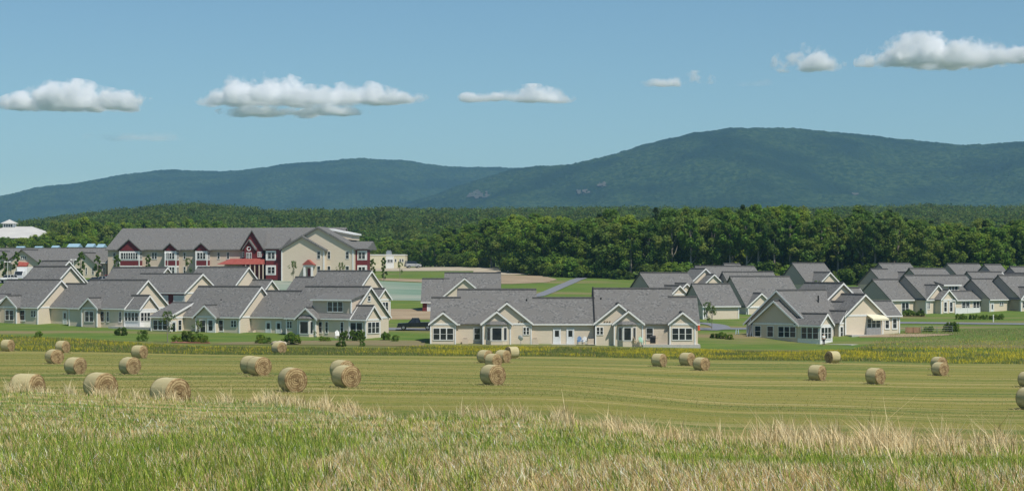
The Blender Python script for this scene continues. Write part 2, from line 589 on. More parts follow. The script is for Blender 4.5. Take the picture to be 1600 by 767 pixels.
#@@HOUSES
# ------------------------------------------------------------------ houses
class House:
    """local frame: u to the right along the front, v to the back; r turns the front towards the left"""

    def __init__(s, name, label, px, d, r, y=None, z=None, cat='house', group=None):
        s.ph = radians(-r)
        s.ox, s.oy = XP(px, d), d
        s.oz = z if z is not None else CAMZ - (y - HY) * d / F
        s.c, s.s = cos(s.ph), sin(s.ph)
        s.root = empty(name, (s.ox, s.oy, s.oz), s.ph, label=label, cat=cat, group=group)

    # pixel column -> local coordinate along the line v=const or u=const
    def U(s, px, v=0.0):
        t = (px - CX) / F
        ox, oy = s.ox - v * s.s, s.oy + v * s.c
        return (t * oy - ox) / (s.c - t * s.s)

    def V(s, px, u=0.0):
        t = (px - CX) / F
        ox, oy = s.ox + u * s.c, s.oy + u * s.s
        return (t * oy - ox) / (-s.s - t * s.c)

    def depth(s, u, v):
        return s.oy + u * s.s + v * s.c

    def Z(s, y, u, v):
        return CAMZ - (y - HY) * s.depth(u, v) / F - s.oz

    def P(s, mb, name, m):
        return mb.build(name, m, s.root)

    def block(s, u0, u1, v0, v1, axis='u', h=3.0, pitch=0.8, oh=0.33, ro=0.3, siding='siding', ends=(1, 1), trims=True,
              frieze=True, base=-1.2, roofm='roof', back=True, lgable=False, corners=(1, 1, 0, 0), gutters=True):
        if axis == 'u':
            b0, b1, a0, a1 = v0, v1, u0, u1
        else:
            b0, b1, a0, a1 = u0, u1, v0, v1
        bm_, half = (b0 + b1) / 2, (b1 - b0) / 2
        top = h + pitch * half
        w = MB()
        w.extrude([(b0, base), (b1, base), (b1, h), (bm_, top - 0.0), (b0, h)], a0, a1, axis)
        s.P(w, 'wall', M[siding])
        th = 0.16
        ez = h - pitch * oh
        g = 0.03
        rf = MB()
        rf.extrude([(b0 - oh, ez + g), (bm_, top + g), (b1 + oh, ez + g), (b1 + oh, ez + th + g), (bm_, top + th + g),
                    (b0 - oh, ez + th + g)], a0 - ro, a1 + ro, axis)
        s.P(rf, 'roof', M[roofm])
        rc = MB()
        rc.extrude([(bm_ - .22, top + th - .1), (bm_, top + th + g + .02), (bm_ + .22, top + th - .1), (bm_ + .22, top + th - .02), (bm_, top + th + .14), (bm_ - .22, top + th - .02)], a0 - ro + .01, a1 + ro - .01, axis)
        s.P(rc, 'ridge_cap', M['ridge'])
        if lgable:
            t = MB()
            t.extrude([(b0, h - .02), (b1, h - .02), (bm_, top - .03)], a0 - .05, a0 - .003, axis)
            s.P(t, 'gable_panel', M['gablegrey'])  # darker grey triangle laid over the left gable end
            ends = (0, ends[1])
        if not trims: return top
        for e, (ae, sg) in enumerate(((a0, -1), (a1, 1))):
            if not ends[e]: continue
            t = MB()
            p0, p1 = sorted((ae + sg * (ro + 0.003), ae + sg * (ro + 0.06)))
            dz = 0.17
            t.extrude([(b0 - oh - .03, ez - dz + g), (bm_, top - dz + g + .02), (b1 + oh + .03, ez - dz + g),
                       (b1 + oh + .03, ez + th + g - .03), (bm_, top + th + g - .02), (b0 - oh - .03, ez + th + g - .03)], p0, p1, axis)
            s.P(t, 'rake_board', M['white'])
            if frieze:
                f = MB()
                p0, p1 = sorted((ae + sg * 0.003, ae + sg * 0.055))
                if axis == 'u': f.box(p0, p1, b0, b1, h - .28, h - .02)
                else: f.box(b0, b1, p0, p1, h - .28, h - .02)
                s.P(f, 'frieze_board', M['white'])
        if gutters:
            for (be, sg) in ((b0, -1),):
                t = MB()
                p0, p1 = sorted((be + sg * (oh + .004), be + sg * (oh + .07)))
                if axis == 'u': t.box(a0 - ro, a1 + ro, p0, p1, ez - .07, ez + .12)
                else: t.box(p0, p1, a0 - ro, a1 + ro, ez - .07, ez + .12)
                s.P(t, 'gutter', M['white'])
        cb = .09
        for k, (cu, cv) in enumerate(((u0, v0), (u1, v0), (u0, v1), (u1, v1))):
            if corners[k]:
                t = MB()
                t.box(cu - cb + .0, cu + cb, cv - cb, cv + cb, -.1, h - .29)
                s.P(t, 'corner_board', M['white'])
        return top

    def _face(s, face, w, a0, a1, z0, z1, p0, p1):
        k, c = face
        if k == 'f': w.box(a0, a1, c - p1, c - p0, z0, z1)
        elif k == 'r': w.box(c + p0, c + p1, a0, a1, z0, z1)
        elif k == 'l': w.box(c - p1, c - p0, a0, a1, z0, z1)

    def window(s, face, a0, a1, z0, z1, n=1, grid=0, fr=.085, frame='white', glass='glass'):
        a0, a1 = min(a0, a1), max(a0, a1)
        w = MB()
        s._face(face, w, a0 - fr, a1 + fr, z1, z1 + fr * 1.2, .002, .06)
        s._face(face, w, a0 - fr, a1 + fr, z0 - fr * 1.2, z0, .002, .08)
        s._face(face, w, a0 - fr, a0, z0, z1, .002, .06)
        s._face(face, w, a1, a1 + fr, z0, z1, .002, .06)
        for i in range(1, n):
            x = a0 + (a1 - a0) * i / n
            s._face(face, w, x - .07, x + .07, z0, z1, .002, .06)
        fo = s.P(w, 'window', M[frame])
        zm = (z0 + z1) / 2
        g = MB()
        for i in range(n):
            x0 = a0 + (a1 - a0) * i / n + (.07 if i else 0)
            x1 = a0 + (a1 - a0) * (i + 1) / n - (.07 if i < n - 1 else 0)
            g = MB()
            s._face(face, g, x0, x1, z0, zm - .02, .003, .02)
            s._face(face, g, x0, x1, zm + .02, z1, .003, .03)
            g.build('pane', M[glass], fo)
            bar = MB()
            s._face(face, bar, x0, x1, zm - .02, zm + .02, .002, .045)
            if grid:
                for q in range(1, grid + 1):
                    xx = x0 + (x1 - x0) * q / (grid + 1)
                    s._face(face, bar, xx - .02, xx + .02, z0, z1, .032, .04)
            bar.build('sash_bar', M[frame], fo)
        return fo

    def door(s, face, a0, a1, h=2.1, glazed=.5, m='door'):
        a0, a1 = min(a0, a1), max(a0, a1)
        w = MB()
        s._face(face, w, a0 - .12, a0, 0, h + .12, .002, .06)
        s._face(face, w, a1, a1 + .12, 0, h + .12, .002, .06)
        s._face(face, w, a0, a1, h, h + .12, .002, .06)
        s.P(w, 'door_frame', M['white'])
        d = MB()
        s._face(face, d, a0, a1, 0, h, .002, .035)
        do = s.P(d, 'door', M[m])
        if glazed:
            g = MB()
            s._face(face, g, a0 + .14, a1 - .14, h * (1 - glazed), h - .18, .036, .042)
            g.build('pane', M['glass'], do)
        k = MB()
        s._face(face, k, a1 - .12, a1 - .07, .98, 1.04, .036, .1)
        k.build('handle', M['metal'], do)
        return do

    def bay(s, u0, u1, v, depth=.8, z0=.62, z1=2.35, h=2.75, siding='siding'):
        """angled bay window with its own little hip roof, standing out from wall plane v"""
        i = depth * .75
        pts = [(u0, v + .05), (u0 + i, v - depth), (u1 - i, v - depth), (u1, v + .05)]
        w = MB()
        n = 4
        A = [(x, y, -.3) for x, y in pts]
        B = [(x, y, h) for x, y in pts]
        w.add(A + B, [(0, 1, 2, 3), (4, 5, 6, 7)] + [(k, (k + 1) % n, n + (k + 1) % n, n + k) for k in range(n)])
        b = s.P(w, 'bay', M[siding])
        for k in range(3):
            p, q = Vector((*pts[k], 0)), Vector((*pts[k + 1], 0))
            t = (q - p).normalized()
            nn = Vector((t.y, -t.x, 0))
            L = (q - p).length

            def bx(mb, a, bb, za, zb, o0, o1):
                c = [p + t * a + nn * o0, p + t * bb + nn * o0, p + t * bb + nn * o1, p + t * a + nn * o1]
                vs = [(x.x, x.y, za) for x in c] + [(x.x, x.y, zb) for x in c]
                mb.add(vs, [(0, 3, 2, 1), (4, 5, 6, 7), (0, 1, 5, 4), (1, 2, 6, 5), (2, 3, 7, 6), (3, 0, 4, 7)])
            f = MB()
            m_ = .06
            bx(f, m_, .18, z0 - .1, z1 + .1, .003, .05)
            bx(f, L - .18, L - m_, z0 - .1, z1 + .1, .003, .05)
            bx(f, .18, L - .18, z1, z1 + .1, .003, .05)
            bx(f, .18, L - .18, z0 - .1, z0, .003, .05)
            fo = s.P(f, 'window', M['white'])
            g = MB()
            bx(g, .18, L - .18, z0, z1, .003, .02)
            g.build('pane', M['glass'], fo)
        r = MB()
        o = .22
        e = [(u0 - o, v + .02), (u0 + i - o * .4, v - depth - o), (u1 - i + o * .4, v - depth - o), (u1 + o, v + .02)]
        tt = [(u0 + .5, v + .02), (u1 - .5, v + .02)]
        r.add([(x, y, h + .004) for x, y in e] + [(x, y, h + .08) for x, y in e] + [(x, y, h + .55) for x, y in tt],
              [(3, 2, 1, 0), (0, 1, 5, 4), (1, 2, 6, 5), (2, 3, 7, 6), (4, 5, 8), (5, 6, 9, 8), (6, 7, 9), (4, 8, 9, 7), (0, 4, 7, 3)])
        s.P(r, 'bay_roof', M['roof'])
        return b


def slab(h, u0, u1, v0, v1, z=-.02):
    m = MB()
    m.box(u0, u1, v0, v1, z - .5, z + .05)
    h.P(m, 'patio_slab', M['concrete'])


# ---- A: the two joined cottages facing the field, centre
def house_A():
    h = House('cottage', 'long beige duplex cottage facing the camera square on, front row centre', 800, 268, 0, y=538)
    q = lambda px, v=0.0: h.U(px, v)
    R = 1.5
    # main masses
    h.block(q(675, R), q(717, R + 4), R, R + 8.4, corners=(0, 0, 0, 0), ends=(0, 0))
    h.block(q(717, R + 4), q(835, R + 5), R + .02, R + 11.3, corners=(0, 0, 0, 0), ends=(0, 0), gutters=False)
    h.block(q(835, R + 5), q(926, R + 4), R + .04, R + 8.3, corners=(0, 0, 0, 0), ends=(0, 0))
    h.block(q(928.5, R + 5), q(1047, R + 5), R + .02, R + 11.6, corners=(0, 0, 0, 0), ends=(0, 0), gutters=False)
    h.block(q(1047, R + 4), q(1086, R + 4), R, R + 8.6, corners=(0, 0, 0, 0), ends=(0, 0))
    # front gables
    g = dict(axis='v', ends=(1, 0), oh=.3, ro=.3, gutters=False)
    h.block(q(673), q(711.5), 0, 5, **g)
    h.block(q(754), q(830), .7, 7, **g)
    h.block(q(755), q(797.5), 0, 4, **g)
    h.block(q(931), q(1003), .72, 7, **g)
    h.block(q(960), q(1004), 0, 4, **g)
    h.block(q(1047), q(1086), 0, 5, **g)
    z0, z1 = .68, 2.25
    h.window(('f', 0), q(677.3), q(708), z0, z1, 3)
    h.window(('f', R), q(741, R), q(750, R), z0, z1, 1)
    h.bay(q(760.5), q(792.5), 0)
    h.window(('f', .7), q(818, .7), q(826.5, .7), 1.4, 2.35, 2)
    h.door(('f', R), q(865.5, R), q(875, R))
    h.door(('f', R), q(886.5, R), q(896, R))
    h.window(('f', .72), q(932.5, .72), q(942, .72), 1.4, 2.35, 2)
    h.bay(q(966), q(994), 0)
    h.window(('f', R), q(1010, R), q(1020, R), z0, z1, 1)
    h.window(('f', 0), q(1050.5), q(1081), z0, z1, 3)
    slab(h, q(1004), q(1094), -.4, 3, z=-.05)
    slab(h, q(862), q(900), .2, 2)
    # added black fin painting the shaded roof step between the halves, roof vents
    f = MB()
    zz = 3.0 - .8 * .4
    f.extrude([(R - .42, zz + .05), (R + 5.78, 3 + .8 * 5.78 + .05), (R + 5.78, 3 + .8 * 5.78 + .42), (R - .42, zz + .42)], q(926.3, R + 4), q(928.0, R + 4), 'u')
    h.P(f, 'shaded_roof_step', M['black'])
    for px, z in ((823, 5.9), (939, 6.1)):
        v = R + (z - 3.0) / .8
        u = q(px, v)
        t = MB()
        t.tube([(u, v, z - .2), (u, v, z + .42)], .1, 8)
        h.P(t, 'vent_pipe', M['black'])
    for px in (811, 815, 820, 945, 949, 953):     # little gable vents
        t = MB()
        u = q(px, .6)
        t.box(u - .1, u + .1, .6, .72, 3.12, 3.25)
        h.P(t, 'gable_vent', M['mulch'])
    # privacy screen beside the right patio
    t = MB()
    for k in range(10):
        t.box(q(1028) + k * .16, q(1028) + k * .16 + .13, 0.2, .26, 0, 1.75)
    t.box(q(1028), q(1028) + 1.6, .26, .3, .3, .42)
    t.box(q(1028), q(1028) + 1.6, .26, .3, 1.3, 1.42)
    h.P(t, 'privacy_screen', M['siding2'])
    return h


hA = house_A()


# ---- duplex turned to the left (rows B and C share this plan)
def house_B():
    h = House('cottage', 'beige duplex cottage with a three windowed shed dormer, left of the black pickup', 571, 277.7, 30, y=528.6)
    q = h.U
    mr = q(546, 0)
    H2 = 5.15
    ml = q(480, H2)
    h.block(ml, mr, 0, 2 * H2, pitch=.84, corners=(1, 1, 0, 0), ends=(0, 1))
    h.window(('r', mr), h.V(574.5, mr), h.V(578.5, mr), 5.4, 6.1, 1)
    vv = h.V(593.5, 0)
    h.block(mr - .2, 0, .05, vv, h=2.85, pitch=.95, corners=(0, 1, 0, 1), oh=.25, ro=.25, ends=(0, 1))
    h.window(('r', 0), h.V(574.5, 0), h.V(592, 0), .75, 2.3, 3)
    h.window(('f', .05), q(548, .05), q(566, .05), .2, 2.25, 2)
    for a, b in ((497.5, 503), (508.8, 512.4), (532.5, 536.5)):
        h.window(('f', 0), q(a, 0), q(b, 0), .75, 2.3)
    # entry gable
    e = -.9
    h.block(q(466, e), q(493, e), e, 4, axis='v', ends=(1, 0), gutters=False, oh=.5, ro=.35)
    h.bay(q(467.5, e), q(490, e), e, depth=.55)
    # shed dormer
    d0, d1 = q(488.5, .5), mr - .05
    w = MB()
    w.extrude([(.5, 2.6), (4.2, 2.6), (4.2, 6.35), (.5, 5.55)], d0, d1, 'u')
    h.P(w, 'dormer', M['siding2'])
    rf = MB()
    rf.extrude([(.15, 5.5), (5.0, 6.6), (5.0, 6.78), (.15, 5.68)], d0 - .2, d1 + .28, 'u')
    h.P(rf, 'dormer_roof', M['roof'])
    t = MB()
    t.box(d0 - .2, d1 + .28, .08, .145, 5.42, 5.64)
    h.P(t, 'gutter', M['white'])
    t = MB()
    t.box(d1 - .08, d1 + .1, .4, .58, 3.6, 5.45)
    h.P(t, 'corner_board', M['white'])
    h.window(('f', .5), q(512.3, .5), q(535.5, .5), 3.85, 5.25, 3)
    # connecting garage part
    mv = 2.8
    b1r = q(374, 0)
    h.block(b1r - .5, ml + .6, mv, mv + 8.6, corners=(0, 0, 0, 0), ends=(0, 0), pitch=.84)
    h.door(('f', mv), q(416, mv), q(423, mv))
    h.door(('f', mv), q(432, mv), q(439, mv))
    h.window(('f', 0), q(449, 0), q(456, 0), 1.35, 2.3, 2)
    w = MB()
    w.box(q(446.5, 0), ml + .3, 0.0, mv + 1, -1, 3.0)
    h.P(w, 'wall', M['siding'])
    h.block(q(446.5, .02), ml + .5, .02, 2 * H2 - 2.5, pitch=.8, trims=False)
    # left unit
    b1l = q(312.5, 5.1)
    h.block(b1l, b1r, 0, 10.2, pitch=.84, corners=(0, 1, 0, 0), ends=(0, 1))
    e = -.9
    h.block(q(306.5, e), q(336, e), e, 4, axis='v', ends=(1, 0), gutters=False, oh=.5, ro=.35)
    h.window(('f', e), q(313, e), q(321, e), .5, 2.3)
    h.window(('f', e - .02), q(326, e), q(332.5, e), .75, 2.3, fr=.25)
    h.window(('f', 0), q(342.5, 0), q(348.5, 0), .75, 2.3, fr=.16)
    h.window(('f', 0), q(361.5, 0), q(369, 0), 1.35, 2.3, 2)
    wf = -3.3
    wl, wr = q(236.5, wf), q(265.6, wf)
    h.block(wl, wr, wf, wf + 10.6, h=2.85, pitch=.36, oh=.35, corners=(1, 1, 0, 0), ro=.2, ends=(0, 1))
    h.window(('f', wf), q(240, wf), q(261, wf), .85, 2.25, 3)
    h.door(('r', wr), h.V(268.5, wr), h.V(274.5, wr), glazed=.85)
    h.window(('r', wr), h.V(278.5, wr), h.V(283, wr), .75, 2.25)
    slab(h, wl - .8, wr + .2, wf - .7, wf + 2)
    slab(h, q(470, -1.6), mr + 1, -1.8, .5)
    for px in (500, 345):
        t = MB()
        u = q(px, 2.5)
        t.tube([(u, 2.6, 4.9), (u, 2.6, 5.5)], .1)
        h.P(t, 'vent_pipe', M['black'])
    # outdoor lights and meter
    t = MB()
    t.box(mr + .02, mr + .2, 1.0, 1.3, 3.25, 3.4)
    h.P(t, 'wall_lamp', M['white'])
    return h


def house_C():
    h = House('cottage', 'far left front row duplex with a white windowed sunroom at its right end', 218, 299, 33, y=510.6)
    q = h.U
    H2 = 4.95
    mr = q(229.4, H2)
    ml = q(143.5, H2)
    h.block(ml, mr, 0, 2 * H2, pitch=.84, ends=(0, 1))
    vv = h.V(246.5, 0)
    h.block(mr - .2, 0, .05, vv, h=2.85, pitch=.95, oh=.25, ro=.25, ends=(0, 1), corners=(0, 1, 0, 1), siding='siding')
    # white panelled sunroom lower walls
    for q4 in ((mr + .05, .03, .0, .045, 0, .95), (.005, .05, .05, vv, 0, .95), (mr + .05, .03, .0, .045, 2.2, 2.55), (.005, .05, .05, vv, 2.2, 2.55)):
        t = MB()
        t.box(*q4)
        h.P(t, 'panelling', M['white'])
    h.window(('f', .0), q(194.5, 0), q(216, 0), .95, 2.2, 4, fr=.05)
    h.window(('r', .05), h.V(220, .05), h.V(234, .05), .95, 2.2, 3, fr=.05)
    for a, b in ((156.5, 162.5), (167.3, 170.2), (186.5, 189.5)):
        h.window(('f', 0), q(a, 0), q(b, 0), .75, 2.3)
    e = -.9
    h.block(q(128, e), q(151.5, e), e, 4, axis='v', ends=(1, 0), gutters=False, oh=.45, ro=.3, siding='siding2')
    h.window(('f', e), q(133, e), q(146, e), .75, 2.3, 2)
    mv = 2.85
    c1r = q(58.8, 0)
    h.block(c1r - .5, ml + .6, mv, mv + 8.4, corners=(0, 0, 0, 0), ends=(0, 0), pitch=.84)
    h.block(q(126, .02), ml + .5, .02, 7, trims=False)
    h.door(('f', mv), q(99, mv), q(104, mv))
    h.door(('f', mv), q(112, mv), q(117, mv))
    h.window(('f', .02), q(127, .02), q(127.5, .02) + .3, 1.35, 2.3, 1)
    c1l = q(13, H2)
    h.block(c1l, c1r, 0, 2 * H2, pitch=.84, corners=(0, 1, 0, 0), ends=(0, 1))
    h.block(q(-1, e), q(25.5, e), e, 4, axis='v', ends=(1, 0), gutters=False, oh=.45, ro=.3, siding='siding2')
    h.window(('f', e), q(8.5, e), q(21, e), .75, 2.3, 2)
    h.window(('f', 0), q(31.5, 0), q(38.5, 0), .75, 2.3, fr=.16)
    h.window(('f', 0), q(49, 0), q(55.5, 0), 1.3, 2.3, 2)
    wf = -3.3
    h.block(q(-50, wf), q(-22, wf), wf, wf + 10.6, h=2.85, pitch=.36, oh=.35)
    slab(h, q(180, 0), q(250, 0), -1.5, 1)
    t = MB()
    t.box(mr + .02, mr + .18, 1.2, 1.5, 3.3, 3.45)
    h.P(t, 'wall_lamp', M['white'])
    return h


def house_D():
    h = House('cottage', 'cottage with a broad shaded front gable, ladder at its corner and white sunroom', 1281, 279, 41, y=537.7)
    q = h.U
    v0 = 1.2
    c = q(1215, v0)
    half = c - q(1167.5, v0)
    u1 = c + half
    h.block(c - half, u1, v0, 14, axis='v', oh=.45, ro=.4, ends=(1, 0), corners=(1, 1, 0, 0), gutters=False, siding='siding2', pitch=.86)
    a, b = q(1176.5, 0), q(1246, 0)
    h.block(a, b, 0, 6, axis='v', oh=.45, ro=.45, ends=(1, 0), gutters=False, siding='siding2', corners=(1, 0, 0, 0))
    vv = h.V(1299.5, 0)
    h.block(b - .2, 0, .05, vv, h=2.9, pitch=.86, oh=.3, ro=.3, ends=(0, 1), corners=(0, 1, 0, 1))
    for q4 in ((b + .02, .03, .0, .045, 0, .8), (.005, .05, .05, vv, 0, .8), (b + .02, .03, .0, .045, 2.4, 2.6), (.005, .05, .05, vv, 2.4, 2.6)):
        t = MB()
        t.box(*q4)
        h.P(t, 'panelling', M['white'])
    h.window(('f', 0), q(1252.5, 0), q(1278.5, 0), .8, 2.4, 3, fr=.1)
    h.window(('r', .05), h.V(1283, .05), h.V(1298, .05), .8, 2.4, 3, fr=.1)
    z0, z1 = .95, 2.45
    h.window(('f', 0), q(1180, 0), q(1188.5, 0), z0, z1)
    h.window(('f', 0), q(1199.3, 0), q(1208, 0), z0, z1)
    h.window(('f', 0), q(1216.5, 0), q(1243, 0), z0, z1, 3)
    # right side wings, gables facing right
    k = u1 + .9
    va, vb = h.V(1311, k), h.V(1330, k)
    h.block(c, k, va, vb, h=3.0, ends=(0, 1), corners=(0, 1, 0, 1), oh=.3, gutters=False, pitch=.9)
    h.window(('r', k), h.V(1313, k), h.V(1316.5, k), .7, 2.3, 1, fr=.2)
    h.window(('r', k), h.V(1322.5, k), h.V(1326, k), .7, 2.3, 1, fr=.2)
    h.window(('r', u1), h.V(1302, u1), h.V(1305, u1), .8, 2.3)
    h.block(c - 1, u1 + .35, va + 1.5, vb + 4.5, h=3.0, ends=(0, 1), corners=(0, 0, 0, 0), oh=.3, gutters=False, pitch=.9)
    slab(h, -1, 5, .5, vb, z=.0)
    t = MB()
    u = c + 2.2
    t.tube([(u, 9, 5), (u, 9, 7)], .12)
    h.P(t, 'vent_pipe', M['black'])
    return h


def house_E():
    h = House('cottage', 'beige cottage with a cream awning over its patio windows and a steep lit gable', 1381, 290, -24, y=521.5)
    q = h.U
    a, b = q(1321, 0), q(1379, 0)
    h.block(a, b, 0, 11, axis='v', oh=.4, ro=.4, ends=(1, 0), pitch=.86, gutters=False)
    h.block(b - .3, q(1405, .3), .3, 5.4, h=2.9, pitch=.75, oh=.35, corners=(0, 1, 0, 0), ends=(0, 1))
    h.window(('f', .3), q(1383.3, .3), q(1388.7, .3), .85, 2.25, fr=.16)
    h.window(('f', .3), q(1395, .3), q(1400.6, .3), .85, 2.25, fr=.16)
    h.window(('f', 0), q(1355, 0), q(1375, 0), 1.0, 2.3, 3)
    c = q(1315.8, 6)
    h.block(c - 5.3, c + 5.3, 6, 16, axis='v', oh=.4, ro=.4, ends=(1, 0), pitch=.86, gutters=False)
    h.block(c + 2, b + 4, 8, 17, h=3.0, pitch=.84)
    # awning
    t = MB()
    a0, a1 = q(1354, 0), q(1379, 0)
    t.add([(a0, -.003, 2.95), (a1, -.003, 2.95), (a1, -1.7, 2.35), (a0, -1.7, 2.35), (a0, -.003, 2.88), (a1, -.003, 2.88), (a1, -1.7, 2.1), (a0, -1.7, 2.1)],
          [(0, 1, 2, 3), (4, 7, 6, 5), (3, 2, 6, 7), (0, 3, 7, 4), (1, 5, 6, 2), (0, 4, 5, 1)])
    h.P(t, 'awning', mat('awning_canvas', (0.72, 0.68, 0.50), 0.8, (0.66, 0.62, 0.45), 2))
    t = MB()
    t.box(q(1354, -1.6), q(1377, -1.6), -1.6, -1.54, 0, .95)
    h.P(t, 'patio_screen', mat('grey_screen', (0.25, 0.25, 0.25), 0.8, (0.3, 0.3, 0.3), 3))
    slab(h, a, q(1404, .3), -1.7, 1, z=-.08)
    return h


def house_F():
    h = House('cottage', 'staggered beige row cottage behind white vinyl patio fencing, at the right', 1446.7, 351, -38, y=492.6)
    q = h.U
    # left part
    v = 2.7
    l0 = q(1391, v)
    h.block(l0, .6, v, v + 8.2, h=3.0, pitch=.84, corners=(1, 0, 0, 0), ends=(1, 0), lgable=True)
    h.window(('f', v), q(1409, v), q(1419.5, v), .2, 2.3, 2, fr=.15)
    # main part
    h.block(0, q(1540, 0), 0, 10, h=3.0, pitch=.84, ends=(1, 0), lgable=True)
    g = dict(axis='v', ends=(1, 0), oh=.35, ro=.3, gutters=False)
    h.block(.05, q(1481, -.1), -.1, 6, **g)
    h.window(('f', -.1), q(1449, -.1), q(1452.5, -.1), 1.2, 2.4, 2)
    e = -1.6
    h.block(q(1470.3, e), q(1492, e), e, 4, **g)
    h.window(('f', e), q(1475, e), q(1479, e), .7, 2.4, 1, fr=.2)
    h.window(('f', e), q(1484, e), q(1488, e), .7, 2.4, 1, fr=.2)
    # dormer
    w = MB()
    d0, d1 = q(1473, 1.5), q(1499, 1.5)
    w.extrude([(1.5, 3.2), (5, 3.2), (5, 6.3), (1.5, 5.5)], d0, d1, 'u')
    h.P(w, 'dormer', M['siding'])
    rf = MB()
    rf.extrude([(1.1, 5.45), (6.2, 6.7), (6.2, 6.9), (1.1, 5.62)], d0 - .2, d1 + .2, 'u')
    h.P(rf, 'dormer_roof', M['roof'])
    t = MB()
    t.box(d0 - .2, d1 + .2, 1.04, 1.1, 5.35, 5.58)
    h.P(t, 'gutter', M['white'])
    h.window(('f', 1.5), q(1482, 1.5), q(1496, 1.5), 3.9, 5.3, 3)
    # sunroom
    s0, s1 = q(1493, -1.4), q(1537, -1.4)
    h.block(s0 - 1, s1, -1.4, 2.4, h=2.9, pitch=.7, corners=(0, 1, 0, 0))
    h.window(('f', -1.4), q(1503, -1.4), q(1514.5, -1.4), .9, 2.4, 2, fr=.12)
    h.window(('f', -1.4), q(1520.5, -1.4), q(1534.5, -1.4), .9, 2.4, 3, fr=.16)
    # second unit
    v = -3.5
    a, b = q(1546, v), q(1577, v)
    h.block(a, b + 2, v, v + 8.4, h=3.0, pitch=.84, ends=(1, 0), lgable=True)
    h.door(('f', v), q(1548.5, v), q(1552, v))
    h.window(('f', v), q(1562, v), q(1567.5, v), 1.75, 2.3, 2)
    v = -6.3
    a = q(1594.5, v)
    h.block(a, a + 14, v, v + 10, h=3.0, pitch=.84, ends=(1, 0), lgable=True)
    h.block(a - .0, a + 5, v - .1, v + 5, **g)
    h.window(('f', v - .1), q(1597, v), q(1603, v), 1.3, 2.4, 2)
    slab(h, 0, q(1537, -3), -3.4, 0)
    return h


hB = house_B()
hC = house_C()
hD = house_D()
hE = house_E()
hF = house_F()


# ---- houses behind, placed by their ridge lines
def back_house(label, r, d, px0, px1, y, half, cross=(), pitch=.84, siding='siding', more=(), h_=3.0, ends=None):
    if ends is None: ends = (0, 1) if r > 0 else (1, 0) if r < 0 else (0, 0)
    """ridge seen from px0 to px1 at row y, depth d at px1 (r>=0) or px0 (r<0)"""
    anc = px1 if r >= 0 else px0
    zr = CAMZ - (y - HY) * d / F
    h = House('cottage', label, anc, d, r, z=zr - h_ - pitch * half - .17)
    if r >= 0:
        u0, u1 = h.U(px0, 0), -.3
    else:
        u0, u1 = .3, h.U(px1, 0)
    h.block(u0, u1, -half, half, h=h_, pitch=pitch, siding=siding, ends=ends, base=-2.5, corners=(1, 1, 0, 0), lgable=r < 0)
    for (px, hw, ext) in cross:
        v = -half - ext
        u = h.U(px, v)
        h.block(u - hw, u + hw, v, 0, axis='v', h=h_, pitch=pitch, ends=(1, 0), gutters=False, oh=.35, base=-2.5)
    for (a, b, ya, hf, dv) in more:      # lower or higher stretches of the same roof
        ua, ub = h.U(a, dv), h.U(b, dv)
        zz = h.Z(ya, (ua + ub) / 2, dv)
        hh = zz - .17 - pitch * hf
        h.block(ua, ub, dv - hf, dv + hf, h=hh, pitch=pitch, base=-2.5, siding=siding, corners=(0, 1, 0, 0), ends=ends, lgable=r < 0)
    return h


hb = back_house('cottage with dark red garage wall behind the left half of the square-on duplex', 0, 350, 697, 783, 426, 5.2,
                cross=(), more=((662, 700, 435.3, 4.6, -1.2),), siding='red')
u = hb.U(726, -6.6)
hb.block(u - 3.7, u + 3.7, -6.6, 0, axis='v', ends=(1, 0), gutters=False, h=3.3, pitch=.84, oh=.35)
a, b = hb.U(668.3, -5.8), hb.U(677, -5.8)
hb.door(('f', -5.8), a, a + 2.4, h=2.2, glazed=0)
h2 = back_house('cottage behind the dormer duplex, a small windowed wing at its right end', 30, 322, 500, 581, 423, 5.0,
                cross=((503.3, 1.9, 1.2),), more=((464, 502, 432.6, 4.2, 0.8),))
v2 = h2.V(606, 3.6)
h2.block(-.3, 3.4, v2 - 2.8, v2 + .9, h=2.7, pitch=.84, base=-2.5, corners=(1, 1, 0, 1), oh=.25)
uu = 3.4
h2.window(('r', uu), v2 - 2.2, v2 + .3, .6, 2.1, 3)
h2.window(('f', v2 - 2.8), .6, 2.7, .6, 2.1, 2)
h3 = back_house('cottage with dark red garage front and white doors between the two left duplexes', 30, 322, 222, 317, 427.5, 4.4, pitch=.66, siding='siding')
w = MB()
w.box(h3.U(250, -4.45), h3.U(289, -4.45), -4.48, -4.41, -1.5, 2.75)
h3.P(w, 'garage_front', M['red'])
for a, b in ((252, 262), (272, 288)):
    h3.door(('f', -4.49), h3.U(a, -4.5), h3.U(b, -4.5), h=2.35, glazed=0)
back_house('cottage roof farther back between the left duplexes, its small gable at the left', 30, 352, 180, 262, 417.5, 4.6, cross=((178, 1.8, .5),))
h4 = back_house('cottage behind the left unit of the dormer duplex, tall lit gable on right', 30, 338, 311, 389, 417, 5.0,
                more=((388, 423, 437, 2.8, 1.5),))
back_house('cottage behind the far left duplex, nearer of two nested gables', 33, 330, 55, 110.5, 416, 5.0)
back_house('cottage behind the far left duplex, rear one of two nested gables', 33, 352, 68, 108, 407.4, 5.2)

